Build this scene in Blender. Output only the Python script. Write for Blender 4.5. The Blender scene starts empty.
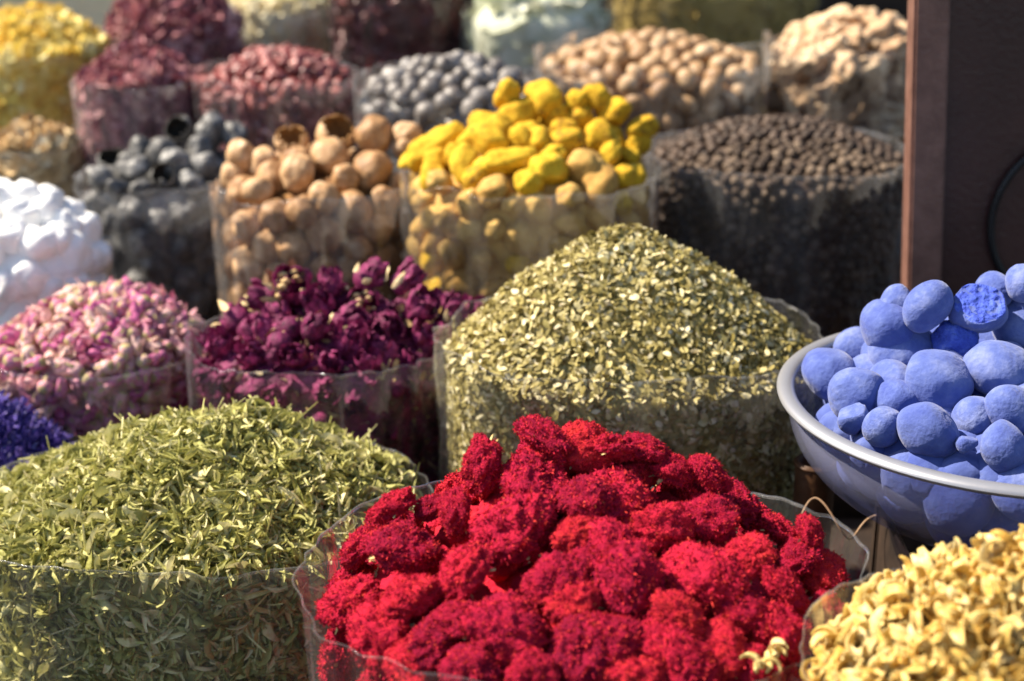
import bpy, bmesh, math, random
import numpy as np
from mathutils import Vector, Matrix, noise as mn

R = math.radians
rs = np.random.RandomState(11)
random.seed(11)
scene = bpy.context.scene
COL = scene.collection

# ------------------------------------------------------------------ camera
CAM = np.array([0.0, 0.0, 1.0]); PITCH = R(20); LENS = 55.0
FPX = 1024 * LENS / 36.0
FWD = np.array([0, math.cos(PITCH), -math.sin(PITCH)])
UPV = np.array([0, math.sin(PITCH), math.cos(PITCH)])
cam_d = bpy.data.cameras.new('camera'); cam = bpy.data.objects.new('camera', cam_d)
COL.objects.link(cam); scene.camera = cam
cam.location = CAM; cam.rotation_euler = (R(90) - PITCH, 0, 0)
cam_d.lens = LENS; cam_d.sensor_width = 36; cam_d.clip_start = 0.01; cam_d.clip_end = 200
cam_d.dof.use_dof = True; cam_d.dof.focus_distance = 1.08; cam_d.dof.aperture_fstop = 5.0

# ------------------------------------------------------------------ light
SUN_TO = Vector((-0.66, 0.13, 0.74)).normalized()
world = bpy.data.worlds.new('World'); scene.world = world; world.use_nodes = True
wn = world.node_tree
sky = wn.nodes.new('ShaderNodeTexSky'); sky.sky_type = 'NISHITA'; sky.sun_disc = False
sky.sun_elevation = math.asin(SUN_TO.z)
sky.sun_rotation = math.atan2(SUN_TO.x, SUN_TO.y)
wn.links.new(sky.outputs[0], wn.nodes['Background'].inputs[0])
wn.nodes['Background'].inputs[1].default_value = 0.085
sun_d = bpy.data.lights.new('sun', 'SUN'); sun = bpy.data.objects.new('sun', sun_d); COL.objects.link(sun)
sun_d.energy = 5.0; sun_d.angle = R(0.8); sun_d.color = (1.0, 0.89, 0.73)
sun.rotation_euler = SUN_TO.to_track_quat('Z', 'Y').to_euler(); sun.location = (-3, 2, 4)
scene.view_settings.view_transform = 'Standard'; scene.view_settings.look = 'None'
scene.view_settings.exposure = 1.22; scene.view_settings.gamma = 1
scene.cycles.use_denoising = True
scene.cycles.max_bounces = 8; scene.cycles.transparent_max_bounces = 24
scene.cycles.sample_clamp_indirect = 4.0
scene.cycles.caustics_reflective = False; scene.cycles.caustics_refractive = False

# ------------------------------------------------------------------ materials
def new_mat(name):
    m = bpy.data.materials.new(name); m.use_nodes = True
    nt = m.node_tree; return m, nt, nt.nodes['Principled BSDF']

def organic(name, cols, rough=0.7, nscale=60.0, nmix=0.5, bump=0.4, bscale=200.0, island=False, bdist=0.002,
            sheen=0.0, trans=0.0, spec=0.3, wave=0.0):
    """cols: list of (pos, rgb); colour varies per object / per loose piece and with a noise in object space"""
    m, nt, b = new_mat(name); N = nt.nodes; L = nt.links
    tc = N.new('ShaderNodeTexCoord')
    if island:
        g = N.new('ShaderNodeNewGeometry'); rnd = g.outputs['Random Per Island']
    else:
        g = N.new('ShaderNodeObjectInfo'); rnd = g.outputs['Random']
    no = N.new('ShaderNodeTexNoise'); no.inputs['Scale'].default_value = nscale; no.inputs['Detail'].default_value = 5
    no.inputs['Roughness'].default_value = 0.65
    L.new(tc.outputs['Object'], no.inputs['Vector'])
    mr = N.new('ShaderNodeMapRange'); mr.inputs[1].default_value = 0.3; mr.inputs[2].default_value = 0.7
    L.new(no.outputs['Fac'], mr.inputs[0])
    mx = N.new('ShaderNodeMix'); mx.data_type = 'FLOAT'; mx.inputs[0].default_value = nmix
    L.new(rnd, mx.inputs[2]); L.new(mr.outputs[0], mx.inputs[3])
    cr = N.new('ShaderNodeValToRGB'); L.new(mx.outputs[0], cr.inputs[0])
    e = cr.color_ramp.elements
    while len(e) < len(cols): e.new(0.5)
    for i, (p, c) in enumerate(cols):
        e[i].position = p; e[i].color = (*c, 1)
    L.new(cr.outputs[0], b.inputs['Base Color'])
    b.inputs['Roughness'].default_value = rough
    b.inputs['Specular IOR Level'].default_value = spec
    if sheen: b.inputs['Sheen Weight'].default_value = sheen
    bn = N.new('ShaderNodeTexNoise'); bn.inputs['Scale'].default_value = bscale; bn.inputs['Detail'].default_value = 4
    L.new(tc.outputs['Object'], bn.inputs['Vector'])
    bp = N.new('ShaderNodeBump'); bp.inputs['Strength'].default_value = bump; bp.inputs['Distance'].default_value = bdist
    L.new(bn.outputs['Fac'], bp.inputs['Height']); L.new(bp.outputs[0], b.inputs['Normal'])
    if trans > 0:
        tr = N.new('ShaderNodeBsdfTranslucent'); L.new(cr.outputs[0], tr.inputs[0])
        ms = N.new('ShaderNodeMixShader'); ms.inputs[0].default_value = trans
        L.new(b.outputs[0], ms.inputs[1]); L.new(tr.outputs[0], ms.inputs[2])
        L.new(ms.outputs[0], N['Material Output'].inputs[0])
    return m

def film_mat(name, haze=0.12, tint=(0.985, 0.985, 0.985), rough=0.14, gloss=0.55, crinkle=0.5, streak=2.0):
    m, nt, b = new_mat(name); N = nt.nodes; L = nt.links
    tc = N.new('ShaderNodeTexCoord')
    mp = N.new('ShaderNodeMapping'); mp.inputs['Scale'].default_value = (1, 1, 0.35)
    L.new(tc.outputs['Object'], mp.inputs[0])
    n1 = N.new('ShaderNodeTexNoise'); n1.inputs['Scale'].default_value = 26; n1.inputs['Detail'].default_value = 6
    n1.inputs['Roughness'].default_value = 0.6
    L.new(mp.outputs[0], n1.inputs['Vector'])
    mr = N.new('ShaderNodeMapRange'); mr.inputs[1].default_value = 0.35; mr.inputs[2].default_value = 0.75
    mr.inputs[3].default_value = haze * 0.4; mr.inputs[4].default_value = min(1, haze * streak)
    L.new(n1.outputs['Fac'], mr.inputs[0])
    bp = N.new('ShaderNodeBump'); bp.inputs['Strength'].default_value = crinkle; bp.inputs['Distance'].default_value = 0.006
    L.new(n1.outputs['Fac'], bp.inputs['Height'])
    b.inputs['Base Color'].default_value = (*[c * 0.8 for c in tint], 1); b.inputs['Roughness'].default_value = 0.35
    L.new(bp.outputs[0], b.inputs['Normal'])
    tr = N.new('ShaderNodeBsdfTransparent'); tr.inputs[0].default_value = (*tint, 1)
    tl = N.new('ShaderNodeBsdfTranslucent'); tl.inputs[0].default_value = (*[c * 0.8 for c in tint], 1)
    hz = N.new('ShaderNodeMixShader'); hz.inputs[0].default_value = 0.45
    L.new(b.outputs[0], hz.inputs[1]); L.new(tl.outputs[0], hz.inputs[2])
    m1 = N.new('ShaderNodeMixShader'); L.new(mr.outputs[0], m1.inputs[0]); L.new(tr.outputs[0], m1.inputs[1]); L.new(hz.outputs[0], m1.inputs[2])
    gl = N.new('ShaderNodeBsdfGlossy'); gl.inputs['Roughness'].default_value = rough; gl.inputs[0].default_value = (0.9, 0.92, 1, 1)
    L.new(bp.outputs[0], gl.inputs['Normal'])
    fr = N.new('ShaderNodeFresnel'); fr.inputs[0].default_value = 1.42; L.new(bp.outputs[0], fr.inputs['Normal'])
    m2 = N.new('ShaderNodeMixShader'); fm_ = N.new('ShaderNodeMath'); fm_.operation = 'MULTIPLY'; fm_.inputs[1].default_value = gloss; L.new(fr.outputs[0], fm_.inputs[0])
    n3 = N.new('ShaderNodeTexNoise'); n3.inputs['Scale'].default_value = 17; n3.inputs['Detail'].default_value = 3; n3.inputs['Distortion'].default_value = 1.2
    L.new(mp.outputs[0], n3.inputs['Vector'])
    mr3 = N.new('ShaderNodeMapRange'); mr3.inputs[1].default_value = .48; mr3.inputs[2].default_value = .64; mr3.inputs[3].default_value = .22; mr3.inputs[4].default_value = 1.8
    L.new(n3.outputs['Fac'], mr3.inputs[0]); fm3 = N.new('ShaderNodeMath'); fm3.operation = 'MULTIPLY'; fm3.use_clamp = True
    L.new(fm_.outputs[0], fm3.inputs[0]); L.new(mr3.outputs[0], fm3.inputs[1]); L.new(fm3.outputs[0], m2.inputs[0]); L.new(m1.outputs[0], m2.inputs[1]); L.new(gl.outputs[0], m2.inputs[2])
    L.new(m2.outputs[0], N['Material Output'].inputs[0])
    return m

M = {}
M['film'] = film_mat('clear_film', 0.025)
M['film_hazy'] = film_mat('hazy_film', 0.03, gloss=.6, crinkle=.6, streak=3)
M['film_shiny'] = film_mat('crinkled_shiny_film', 0.045, rough=.10, gloss=.7, crinkle=.7, streak=4.0)
M['hem'] = film_mat('film_hem', 0.07)
M['wood'] = organic('dark_wood', [(0.2, (0.016, 0.010, 0.007)), (0.8, (0.045, 0.027, 0.017))], 0.7, 14, 1, .5, 60)
M['red'] = organic('crimson_petal', [(0.05, (0.14, 0.004, 0.024)), (0.35, (0.33, 0.008, 0.036)), (0.65, (0.47, 0.013, 0.036)), (0.97, (0.58, 0.032, 0.030))],
                   0.9, 55, 0.36, 0.9, 420, bdist=0.003, trans=0.06, spec=.1)
M['red_fibre'] = organic('crimson_fibre', [(0.0, (0.22, 0.005, 0.030)), (0.5, (0.47, 0.014, 0.042)), (0.9, (0.64, 0.05, 0.036)), (1.0, (0.70, 0.20, 0.08))],
                   0.85, 40, 0.35, 0.2, 400, island=True, trans=0.18, spec=.1)
M['calyx'] = organic('straw_calyx', [(0.2, (0.50, 0.33, 0.12)), (0.8, (0.70, 0.58, 0.28))], 0.8, 80, .5)
M['leaf'] = organic('green_leaf', [(0.0, (0.12, 0.11, 0.026)), (0.25, (0.31, 0.30, 0.075)), (0.6, (0.52, 0.49, 0.17)), (0.88, (0.76, 0.70, 0.40)), (1.0, (0.40, 0.26, 0.11))],
                   0.62, 120, 0.3, .5, 300, island=True, trans=0.22)
M['mint'] = organic('mint_flake', [(0.0, (0.09, 0.075, 0.018)), (0.3, (0.24, 0.19, 0.05)), (0.55, (0.40, 0.33, 0.11)), (0.78, (0.62, 0.54, 0.28)), (0.88, (0.72, 0.65, 0.42)), (1.0, (0.36, 0.18, 0.07))],
                   0.6, 150, 0.22, .3, 300, island=True, trans=0.12)
M['curl'] = organic('cream_yellow_petal', [(0.0, (0.50, 0.26, 0.04)), (0.35, (0.70, 0.48, 0.12)), (0.7, (0.80, 0.64, 0.27)), (1.0, (0.86, 0.78, 0.52))],
                   0.6, 90, 0.55, .35, 260, trans=0.25)
M['curl_mass'] = organic('cream_yellow_mass', [(0.0, (0.50, 0.27, 0.04)), (0.4, (0.66, 0.43, 0.10)), (1.0, (0.76, 0.64, 0.34))],
                   0.6, 90, 0.4, .35, 260, island=True, trans=0.25)
M['blue'] = organic('blue_chalk', [(0.1, (0.045, 0.070, 0.27)), (0.5, (0.080, 0.115, 0.33)), (0.9, (0.16, 0.195, 0.39))], 0.9, 38, 0.65, .45, 150, bdist=0.002, sheen=.2)
M['blue_raw'] = organic('blue_chalk_broken', [(0.1, (0.03, 0.05, 0.34)), (0.6, (0.065, 0.11, 0.50)), (1, (0.15, 0.21, 0.56))], 0.9, 60, 0.8, 1, 90, bdist=0.006)
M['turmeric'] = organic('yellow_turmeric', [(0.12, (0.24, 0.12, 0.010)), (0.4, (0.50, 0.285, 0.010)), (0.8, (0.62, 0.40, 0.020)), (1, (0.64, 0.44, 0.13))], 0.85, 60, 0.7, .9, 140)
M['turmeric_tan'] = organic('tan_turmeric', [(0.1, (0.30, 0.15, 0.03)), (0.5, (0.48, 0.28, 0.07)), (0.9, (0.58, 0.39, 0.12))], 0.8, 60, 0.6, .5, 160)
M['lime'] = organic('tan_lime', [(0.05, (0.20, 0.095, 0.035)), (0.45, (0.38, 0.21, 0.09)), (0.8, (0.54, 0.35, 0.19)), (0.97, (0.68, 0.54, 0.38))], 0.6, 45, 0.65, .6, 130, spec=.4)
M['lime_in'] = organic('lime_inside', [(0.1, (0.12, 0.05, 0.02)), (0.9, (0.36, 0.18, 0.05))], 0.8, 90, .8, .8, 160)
M['black'] = organic('black_lime', [(0.05, (0.030, 0.027, 0.024)), (0.5, (0.095, 0.092, 0.088)), (0.95, (0.32, 0.315, 0.30))], 0.5, 45, 0.65, .5, 110, spec=.5)
M['black_in'] = organic('black_lime_inside', [(0.1, (0.008, 0.007, 0.006)), (0.9, (0.05, 0.04, 0.03))], 0.8, 90, .8, .8, 160)
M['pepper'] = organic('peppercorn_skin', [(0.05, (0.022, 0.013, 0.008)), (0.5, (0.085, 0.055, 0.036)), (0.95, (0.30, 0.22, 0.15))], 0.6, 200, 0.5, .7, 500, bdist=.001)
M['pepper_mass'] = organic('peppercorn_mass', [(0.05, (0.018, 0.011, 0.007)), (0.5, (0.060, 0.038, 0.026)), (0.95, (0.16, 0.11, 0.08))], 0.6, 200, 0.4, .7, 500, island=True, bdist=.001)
M['rose'] = organic('dark_rose_petal', [(0.05, (0.040, 0.004, 0.020)), (0.45, (0.14, 0.013, 0.060)), (0.8, (0.29, 0.030, 0.125)), (1.0, (0.46, 0.10, 0.24))], 0.65, 70, 0.8, .7, 220, trans=.15)
M['cream'] = organic('cream_stamen', [(0.2, (0.48, 0.30, 0.12)), (0.8, (0.66, 0.54, 0.32))], 0.8, 120, .6)
M['bud'] = organic('pink_bud', [(0.0, (0.36, 0.03, 0.18)), (0.25, (0.52, 0.12, 0.28)), (0.5, (0.66, 0.30, 0.36)), (0.8, (0.76, 0.54, 0.44)), (1, (0.38, 0.10, 0.34))], 0.65, 70, 0.35, .5, 220, trans=.15)
M['budgreen'] = organic('bud_calyx', [(0.1, (0.28, 0.21, 0.08)), (0.9, (0.56, 0.43, 0.22))], 0.7, 70, 0.5)
M['violet'] = organic('violet_petal', [(0.0, (0.03, 0.018, 0.13)), (0.4, (0.07, 0.045, 0.27)), (0.75, (0.16, 0.11, 0.40)), (0.93, (0.36, 0.34, 0.62)), (1, (0.62, 0.50, 0.34))], 0.7, 60, 0.2, .4, 200, island=True, trans=.2)
M['white'] = organic('white_crystal', [(0.1, (0.94, 0.93, 0.90)), (0.9, (0.97, 0.96, 0.94))], 0.6, 30, .8, .25, 80, spec=.4, trans=.12)
M['nutmeg'] = organic('nutmeg_shell', [(0.05, (0.20, 0.10, 0.040)), (0.5, (0.34, 0.20, 0.09)), (0.95, (0.55, 0.40, 0.25))], 0.55, 40, .55, .4, 120, spec=.5)
M['greynut'] = organic('grey_nut', [(0.05, (0.07, 0.055, 0.045)), (0.5, (0.17, 0.15, 0.135)), (0.95, (0.36, 0.34, 0.32))], 0.45, 40, .5, .4, 120, spec=.6)
M['hip'] = organic('dark_red_hip', [(0.05, (0.085, 0.018, 0.018)), (0.5, (0.24, 0.05, 0.045)), (0.8, (0.42, 0.14, 0.12)), (1, (0.74, 0.54, 0.50))], 0.45, 40, .4, .4, 120, spec=.6)
M['hibiscus'] = organic('dusty_pink_petal', [(0.0, (0.12, 0.03, 0.045)), (0.4, (0.34, 0.11, 0.13)), (0.75, (0.58, 0.30, 0.30)), (1, (0.84, 0.66, 0.54))], 0.6, 50, .3, .4, 120, island=True, trans=.15)
M['ginger'] = organic('brown_ginger', [(0.05, (0.30, 0.17, 0.09)), (0.5, (0.50, 0.33, 0.19)), (0.95, (0.74, 0.58, 0.38))], 0.6, 40, .6, .6, 90)
M['yellowmass'] = organic('bright_yellow_petal', [(0.0, (0.74, 0.46, 0.08)), (0.5, (0.90, 0.72, 0.16)), (1, (0.94, 0.88, 0.55))], 0.7, 40, .3, .3, 120, island=True, trans=.2)  # yellows raised in colour to carry the glare at the back left
M['paleleaf'] = organic('pale_leaf', [(0.05, (0.34, 0.36, 0.22)), (0.5, (0.58, 0.60, 0.44)), (0.95, (0.80, 0.80, 0.68))], 0.6, 40, .4, .3, 120, trans=.2)
M['olive'] = organic('olive_leaf', [(0.0, (0.12, 0.09, 0.02)), (0.5, (0.28, 0.20, 0.05)), (1, (0.44, 0.34, 0.12))], 0.7, 40, .3, .3, 120, island=True)
M['glow_tint'] = organic('pale_glow_tint', [(0.1, (0.78, 0.62, 0.36)), (0.9, (0.90, 0.78, 0.54))], 0.9, 6, 1, .3, 60)  # warm pale tint imitating the bright glow at the back left
M['straw'] = organic('straw_chip', [(0.0, (0.60, 0.46, 0.20)), (0.5, (0.80, 0.70, 0.42)), (1, (0.90, 0.86, 0.70))], 0.7, 40, .3, .3, 120, island=True)
M['ochre'] = organic('ochre_mass', [(0.0, (0.40, 0.23, 0.09)), (0.5, (0.70, 0.50, 0.25)), (1, (0.90, 0.80, 0.58))], 0.7, 40, .3, .3, 120, island=True)  # ochre lightened to cream, standing in for strong light at the far left
M['brownpaint'] = organic('brown_paint', [(0.1, (0.034, 0.012, 0.011)), (0.9, (0.060, 0.023, 0.020))], 0.38, 9, 1, .35, 160, bdist=.0015, spec=.5)
M['edge_brightened'] = organic('brown_edge_brightened', [(0.1, (0.125, 0.058, 0.042)), (0.9, (0.21, 0.105, 0.078))], 0.45, 40, 1, .5, 200, bdist=.0015, spec=.5)  # reddish brown, brightened in colour because the post stands in shadow
M['panel'] = organic('dark_panel', [(0.1, (0.022, 0.012, 0.014)), (0.9, (0.040, 0.022, 0.026))], 0.5, 6, 1, .2, 120)
M['cup'] = organic('brown_cup', [(0.1, (0.035, 0.016, 0.007)), (0.9, (0.085, 0.038, 0.016))], 0.5, 30, 1, .3, 120)
M['wire'] = organic('rusty_wire', [(0.1, (0.16, 0.09, 0.05)), (0.9, (0.34, 0.22, 0.13))], 0.5, 30, 1, .3, 120)
M['black_cable'] = organic('black_cable', [(0.1, (0.006, 0.006, 0.007)), (0.9, (0.014, 0.013, 0.014))], 0.5, 30, 1, .1)

UNIT = ['red', 'red_fibre', 'calyx', 'curl', 'blue', 'blue_raw', 'turmeric', 'turmeric_tan', 'lime', 'lime_in', 'black', 'black_in', 'pepper', 'rose', 'cream', 'bud', 'budgreen',
        'white', 'nutmeg', 'greynut', 'hip', 'ginger', 'paleleaf']
for k in UNIT: M[k + '_w'] = M[k].copy()     # the same stuff on masses built at full size
for k in UNIT:      # these coat pieces whose own space is about one unit across
    for nd in M[k].node_tree.nodes:
        if nd.type == 'TEX_NOISE': nd.inputs['Scale'].default_value *= 0.075
def metal_rim():
    m, nt, b = new_mat('pale_rim')
    b.inputs['Base Color'].default_value = (0.36, 0.36, 0.38, 1); b.inputs['Metallic'].default_value = 0.55
    b.inputs['Roughness'].default_value = 0.36
    N = nt.nodes; n = N.new('ShaderNodeTexNoise'); n.inputs['Scale'].default_value = 120
    tc = N.new('ShaderNodeTexCoord'); nt.links.new(tc.outputs['Object'], n.inputs['Vector'])
    bp = N.new('ShaderNodeBump'); bp.inputs['Strength'].default_value = .15; bp.inputs['Distance'].default_value = .001
    nt.links.new(n.outputs['Fac'], bp.inputs['Height']); nt.links.new(bp.outputs[0], b.inputs['Normal'])
    return m
M['rim'] = metal_rim()
def bowl_mat():
    m, nt, b = new_mat('frosted_bowl'); N = nt.nodes; L = nt.links
    b.inputs['Base Color'].default_value = (0.36, 0.37, 0.50, 1); b.inputs['Roughness'].default_value = 0.22
    n = N.new('ShaderNodeTexNoise'); n.inputs['Scale'].default_value = 14; n.inputs['Detail'].default_value = 5
    tc = N.new('ShaderNodeTexCoord'); L.new(tc.outputs['Object'], n.inputs['Vector'])
    mr = N.new('ShaderNodeMapRange'); mr.inputs[1].default_value = .3; mr.inputs[2].default_value = .7
    mr.inputs[3].default_value = .12; mr.inputs[4].default_value = .32; L.new(n.outputs['Fac'], mr.inputs[0])
    tr = N.new('ShaderNodeBsdfTransparent'); tr.inputs[0].default_value = (.82, .84, .95, 1)
    ms = N.new('ShaderNodeMixShader'); L.new(mr.outputs[0], ms.inputs[0]); L.new(tr.outputs[0], ms.inputs[1]); L.new(b.outputs[0], ms.inputs[2])
    L.new(ms.outputs[0], N['Material Output'].inputs[0]); return m
M['bowl'] = bowl_mat()

# ------------------------------------------------------------------ mesh helpers
def mk_mesh(name, V, F, mats, fm=None, smooth=True):
    me = bpy.data.meshes.new(name); V = np.asarray(V, dtype=np.float32)
    me.vertices.add(len(V)); me.vertices.foreach_set('co', V.ravel())
    lens = np.array([len(f) for f in F], dtype=np.int32) if not isinstance(F, np.ndarray) else np.full(len(F), F.shape[1], np.int32)
    flat = np.concatenate([np.asarray(f, dtype=np.int32) for f in F]) if not isinstance(F, np.ndarray) else F.astype(np.int32).ravel()
    me.loops.add(len(flat)); me.loops.foreach_set('vertex_index', flat)
    me.polygons.add(len(lens)); st = np.concatenate([[0], np.cumsum(lens)[:-1]]).astype(np.int32)
    me.polygons.foreach_set('loop_start', st); me.polygons.foreach_set('loop_total', lens)
    for m in mats: me.materials.append(m)
    if fm is not None: me.polygons.foreach_set('material_index', np.asarray(fm, dtype=np.int32))
    me.polygons.foreach_set('use_smooth', np.full(len(lens), smooth)); me.update(calc_edges=True); me.validate()
    return me

def link(name, me, parent=None, label=None, cat=None, group=None, kind=None):
    o = bpy.data.objects.new(name, me); COL.objects.link(o)
    if parent: o.parent = parent
    if label: o['label'] = label
    if cat: o['category'] = cat
    if group: o['group'] = group
    if kind: o['kind'] = kind
    return o

_ico = {}
def ico(sub):
    if sub not in _ico:
        bm = bmesh.new(); bmesh.ops.create_icosphere(bm, subdivisions=sub, radius=0.5)
        _ico[sub] = (np.array([v.co[:] for v in bm.verts]), np.array([[v.index for v in f.verts] for f in bm.faces])); bm.free()
    return _ico[sub][0].copy(), _ico[sub][1].copy()

def nz(P, s, seed=0):
    o = seed * 17.31
    return np.array([mn.noise(Vector((p[0] * s + o, p[1] * s - o, p[2] * s + o * .5))) for p in P])

def fbm(P, s, seed=0, oct=4):
    a = np.zeros(len(P)); amp = 1
    for i in range(oct):
        a += amp * nz(P, s * 2 ** i, seed + i); amp *= 0.5
    return a

def ridge(P, s, seed=0, oct=3):
    a = np.zeros(len(P)); amp = 1
    for i in range(oct):
        a += amp * (1 - 2.2 * np.abs(nz(P, s * 2 ** i, seed + i))); amp *= 0.55
    return a

def grid_faces(nu, nv, closed=False):
    F = []
    for i in range(nu if closed else nu - 1):
        for j in range(nv - 1):
            a = i * nv + j; b = ((i + 1) % nu) * nv + j
            F.append((a, b, b + 1, a + 1))
    return F

# ---- templates, all about 1 unit across
def t_blob(seed, stretch=(1, 1, 1), a1=.12, a2=.03, sub=4, s1=1.6, s2=6, flat=0):
    V, F = ico(sub); P = V.copy()
    d = 1 + a1 * nz(P, s1 * 1.4, seed) + a2 * fbm(P, s2, seed + 5, 3)
    V = V * d[:, None] * np.array(stretch)
    return V, F, None
def t_lump(seed, stretch=(1, 1, 1)):
    rr = np.random.RandomState(seed + 40); V, F, _ = t_blob(seed, stretch, .13, .010, 5, 1.3, 5)
    for k in range(4):
        n = rr.normal(size=3); n /= np.linalg.norm(n); c = rr.uniform(.41, .46); h = V @ n; V = V - np.outer(np.maximum(h - c, 0), n) * .55
    cr = np.abs(nz(V, 2.6, seed + 3)); V = V * (1 - .03 * np.exp(-(cr / .025) ** 2) * (nz(V, 2, seed + 8) > .05))[:, None]
    rp = ridge(V, 9, seed, 3); V = V * (1 + .004 * rp)[:, None]
    return V, F, None
def t_broken(seed, mats=2):
    """a dried shell with a ragged hole in its top"""
    V, F = ico(4); P = V.copy()
    V = V * (1 + .10 * nz(P, 2, seed) + .02 * fbm(P, 7, seed))[:, None]
    cen = V[F].mean(1); n = nz(cen, 6, seed + 3)
    F = F[cen[:, 2] + .22 * n + .18 * cen[:, 0] < 0.24]
    inner = V * 0.86; nV = len(V)
    Fi = F[:, ::-1] + nV
    cnt = {}
    for f in F:
        for a, b in ((f[0], f[1]), (f[1], f[2]), (f[2], f[0])): cnt[(a, b)] = 1
    rim = [(a, b) for (a, b) in cnt if (b, a) not in cnt]
    FF = [tuple(f) for f in F] + [tuple(f) for f in Fi] + [(b, a, a + nV, b + nV) for a, b in rim]
    fm = [0] * len(F) + [1] * len(Fi) + [1] * len(rim)
    return np.concatenate([V, inner]), FF, fm
def t_chunk(seed, a=.25):
    V, F = ico(3); P = V.copy()
    rr = np.random.RandomState(seed)
    for k in range(9):   # knock flat facets off
        n = rr.normal(size=3); n /= np.linalg.norm(n); c = rr.uniform(.24, .40)
        h = V @ n; V = V - np.outer(np.maximum(h - c, 0), n) * .92
    V = V * (1 + a * .3 * nz(P, 5, seed))[:, None]
    return V, F, None
def t_red(seed):
    """crinkled fuzzy flower head with short curly fibres standing off it"""
    rr = np.random.RandomState(seed + 100)
    V, F = ico(5); P = V.copy()
    st = np.array([rr.uniform(.98, 1.25), rr.uniform(.8, 1.0), rr.uniform(.52, .70)])
    lobes = .34 * fbm(P, 2.0, seed, 2) + .17 * ridge(P, 4.2, seed + 7, 2) + .070 * ridge(P, 13, seed + 9, 2)
    V = V * (1 + lobes)[:, None] * st
    bot = V[:, 2] < -.18
    V[bot, 2] = -.18 + (V[bot, 2] + .18) * .5
    Fl = [tuple(f) for f in F]; cz = V[F].mean(1)
    fm = [0] * len(F)
    VV = [V]; base = len(V)
    # fibres
    nrm = V / np.linalg.norm(V, axis=1)[:, None]
    idx = rr.choice(len(V), 1900)
    for i in idx:
        p = V[i]; n = nrm[i] + rr.normal(size=3) * .95; n /= np.linalg.norm(n)
        t = np.cross(n, rr.normal(size=3)); t /= np.linalg.norm(t) + 1e-9
        Lh = rr.uniform(.03, .075); w = rr.uniform(.007, .014); b = np.cross(n, t)
        pts = [p - nrm[i] * .01, p + n * Lh * .5 + t * Lh * .2, p + n * Lh * .75 + t * Lh * .8]
        q = []
        for k, pt in enumerate(pts):
            ww = w * (1, 1.1, .6)[k]; q += [pt - b * ww, pt + b * ww]
        VV.append(np.array(q)); Fl += [(base, base + 1, base + 3, base + 2), (base + 2, base + 3, base + 5, base + 4)]; fm += [1, 1]; base += 6
    # a few straw-coloured calyx shreds below the head
    for k in range(7):
        a = rr.uniform(0, 6.28); r = .36
        p = np.array([r * math.cos(a) * st[0], r * math.sin(a) * st[1], -.14]); o = np.array([math.cos(a), math.sin(a), rr.uniform(-.5, .5)])
        s = np.array([-math.sin(a), math.cos(a), 0]); w = rr.uniform(.03, .07); q = []
        for k2, tt in enumerate((0, .14, .26)):
            ww = w * (1, .9, .3)[k2]; pt = p + o * tt + np.array([0, 0, -.02 * k2]); q += [pt - s * ww, pt + s * ww]
        VV.append(np.array(q)); Fl += [(base, base + 1, base + 3, base + 2), (base + 2, base + 3, base + 5, base + 4)]; fm += [2, 2]; base += 6
    return np.concatenate(VV), Fl, fm
def ribbon(pts, wid, nrm_hint, cup=.25, nw=3, ruffle=0, rr=None):
    """a petal/leaf strip along pts, returns V, F"""
    pts = np.asarray(pts); n = len(pts); V = []
    for i in range(n):
        t = pts[min(i + 1, n - 1)] - pts[max(i - 1, 0)]; t /= np.linalg.norm(t) + 1e-9
        b = np.cross(t, nrm_hint[i] if np.ndim(nrm_hint) > 1 else nrm_hint); b /= np.linalg.norm(b) + 1e-9
        up = np.cross(b, t)
        for j in range(nw):
            s = (j / (nw - 1) - .5) * 2
            e = ruffle * (rr.uniform(-1, 1) if rr is not None else 0) * abs(s)
            V.append(pts[i] + b * s * wid[i] * .5 + up * (cup * wid[i] * s * s * .5 + e))
    return np.array(V), grid_faces(n, nw)
def t_leaf(seed, aspect=.105):
    rr = np.random.RandomState(seed + 300)
    n = 8; u = np.linspace(0, 1, n); c = rr.uniform(-2.6, 2.6); tw = rr.uniform(-2.2, 2.2)
    ang = c * (u - .5); x = np.cumsum(np.cos(ang)) / n; z = np.cumsum(np.sin(ang)) / n
    y = .08 * np.sin(u * 3 + rr.uniform(0, 6))
    pts = np.stack([x - x.mean(), y, z - z.mean()], 1)
    w = aspect * rr.uniform(.7, 1.25) * np.sin(np.pi * np.clip(u * .93 + .04, 0, 1)) ** .8 + .02
    hint = np.stack([np.zeros(n), np.sin(tw * u * 2), np.cos(tw * u * 2)], 1)
    V, F = ribbon(pts, w, hint, cup=rr.uniform(.3, 1.8), nw=4, ruffle=.026, rr=rr)
    return V, F, None
def t_stem(seed):
    rr = np.random.RandomState(seed); n = 6; u = np.linspace(-.5, .5, n)
    pts = np.stack([u * 1.6, .06 * np.sin(u * 4 + seed), .05 * np.cos(u * 5)], 1)
    V, F = ribbon(pts, np.full(n, .05), np.array([0, 0, 1.]), cup=.8, nw=3); return V, F, None
def t_flake(seed):
    rr = np.random.RandomState(seed + 500); n = 5; u = np.linspace(0, 1, n); a = rr.uniform(-.9, .9)
    pts = np.stack([u - .5, np.zeros(n), .35 * a * (u - .5) ** 2], 1)
    w = rr.uniform(.32, .72) * np.array([.35, .9, 1, .85, .3]) * rr.uniform(.8, 1.2, n)
    V, F = ribbon(pts, w, np.array([0, 0, 1.]), cup=rr.uniform(-.5, .6), nw=3, ruffle=.05, rr=rr); return V, F, None
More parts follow.
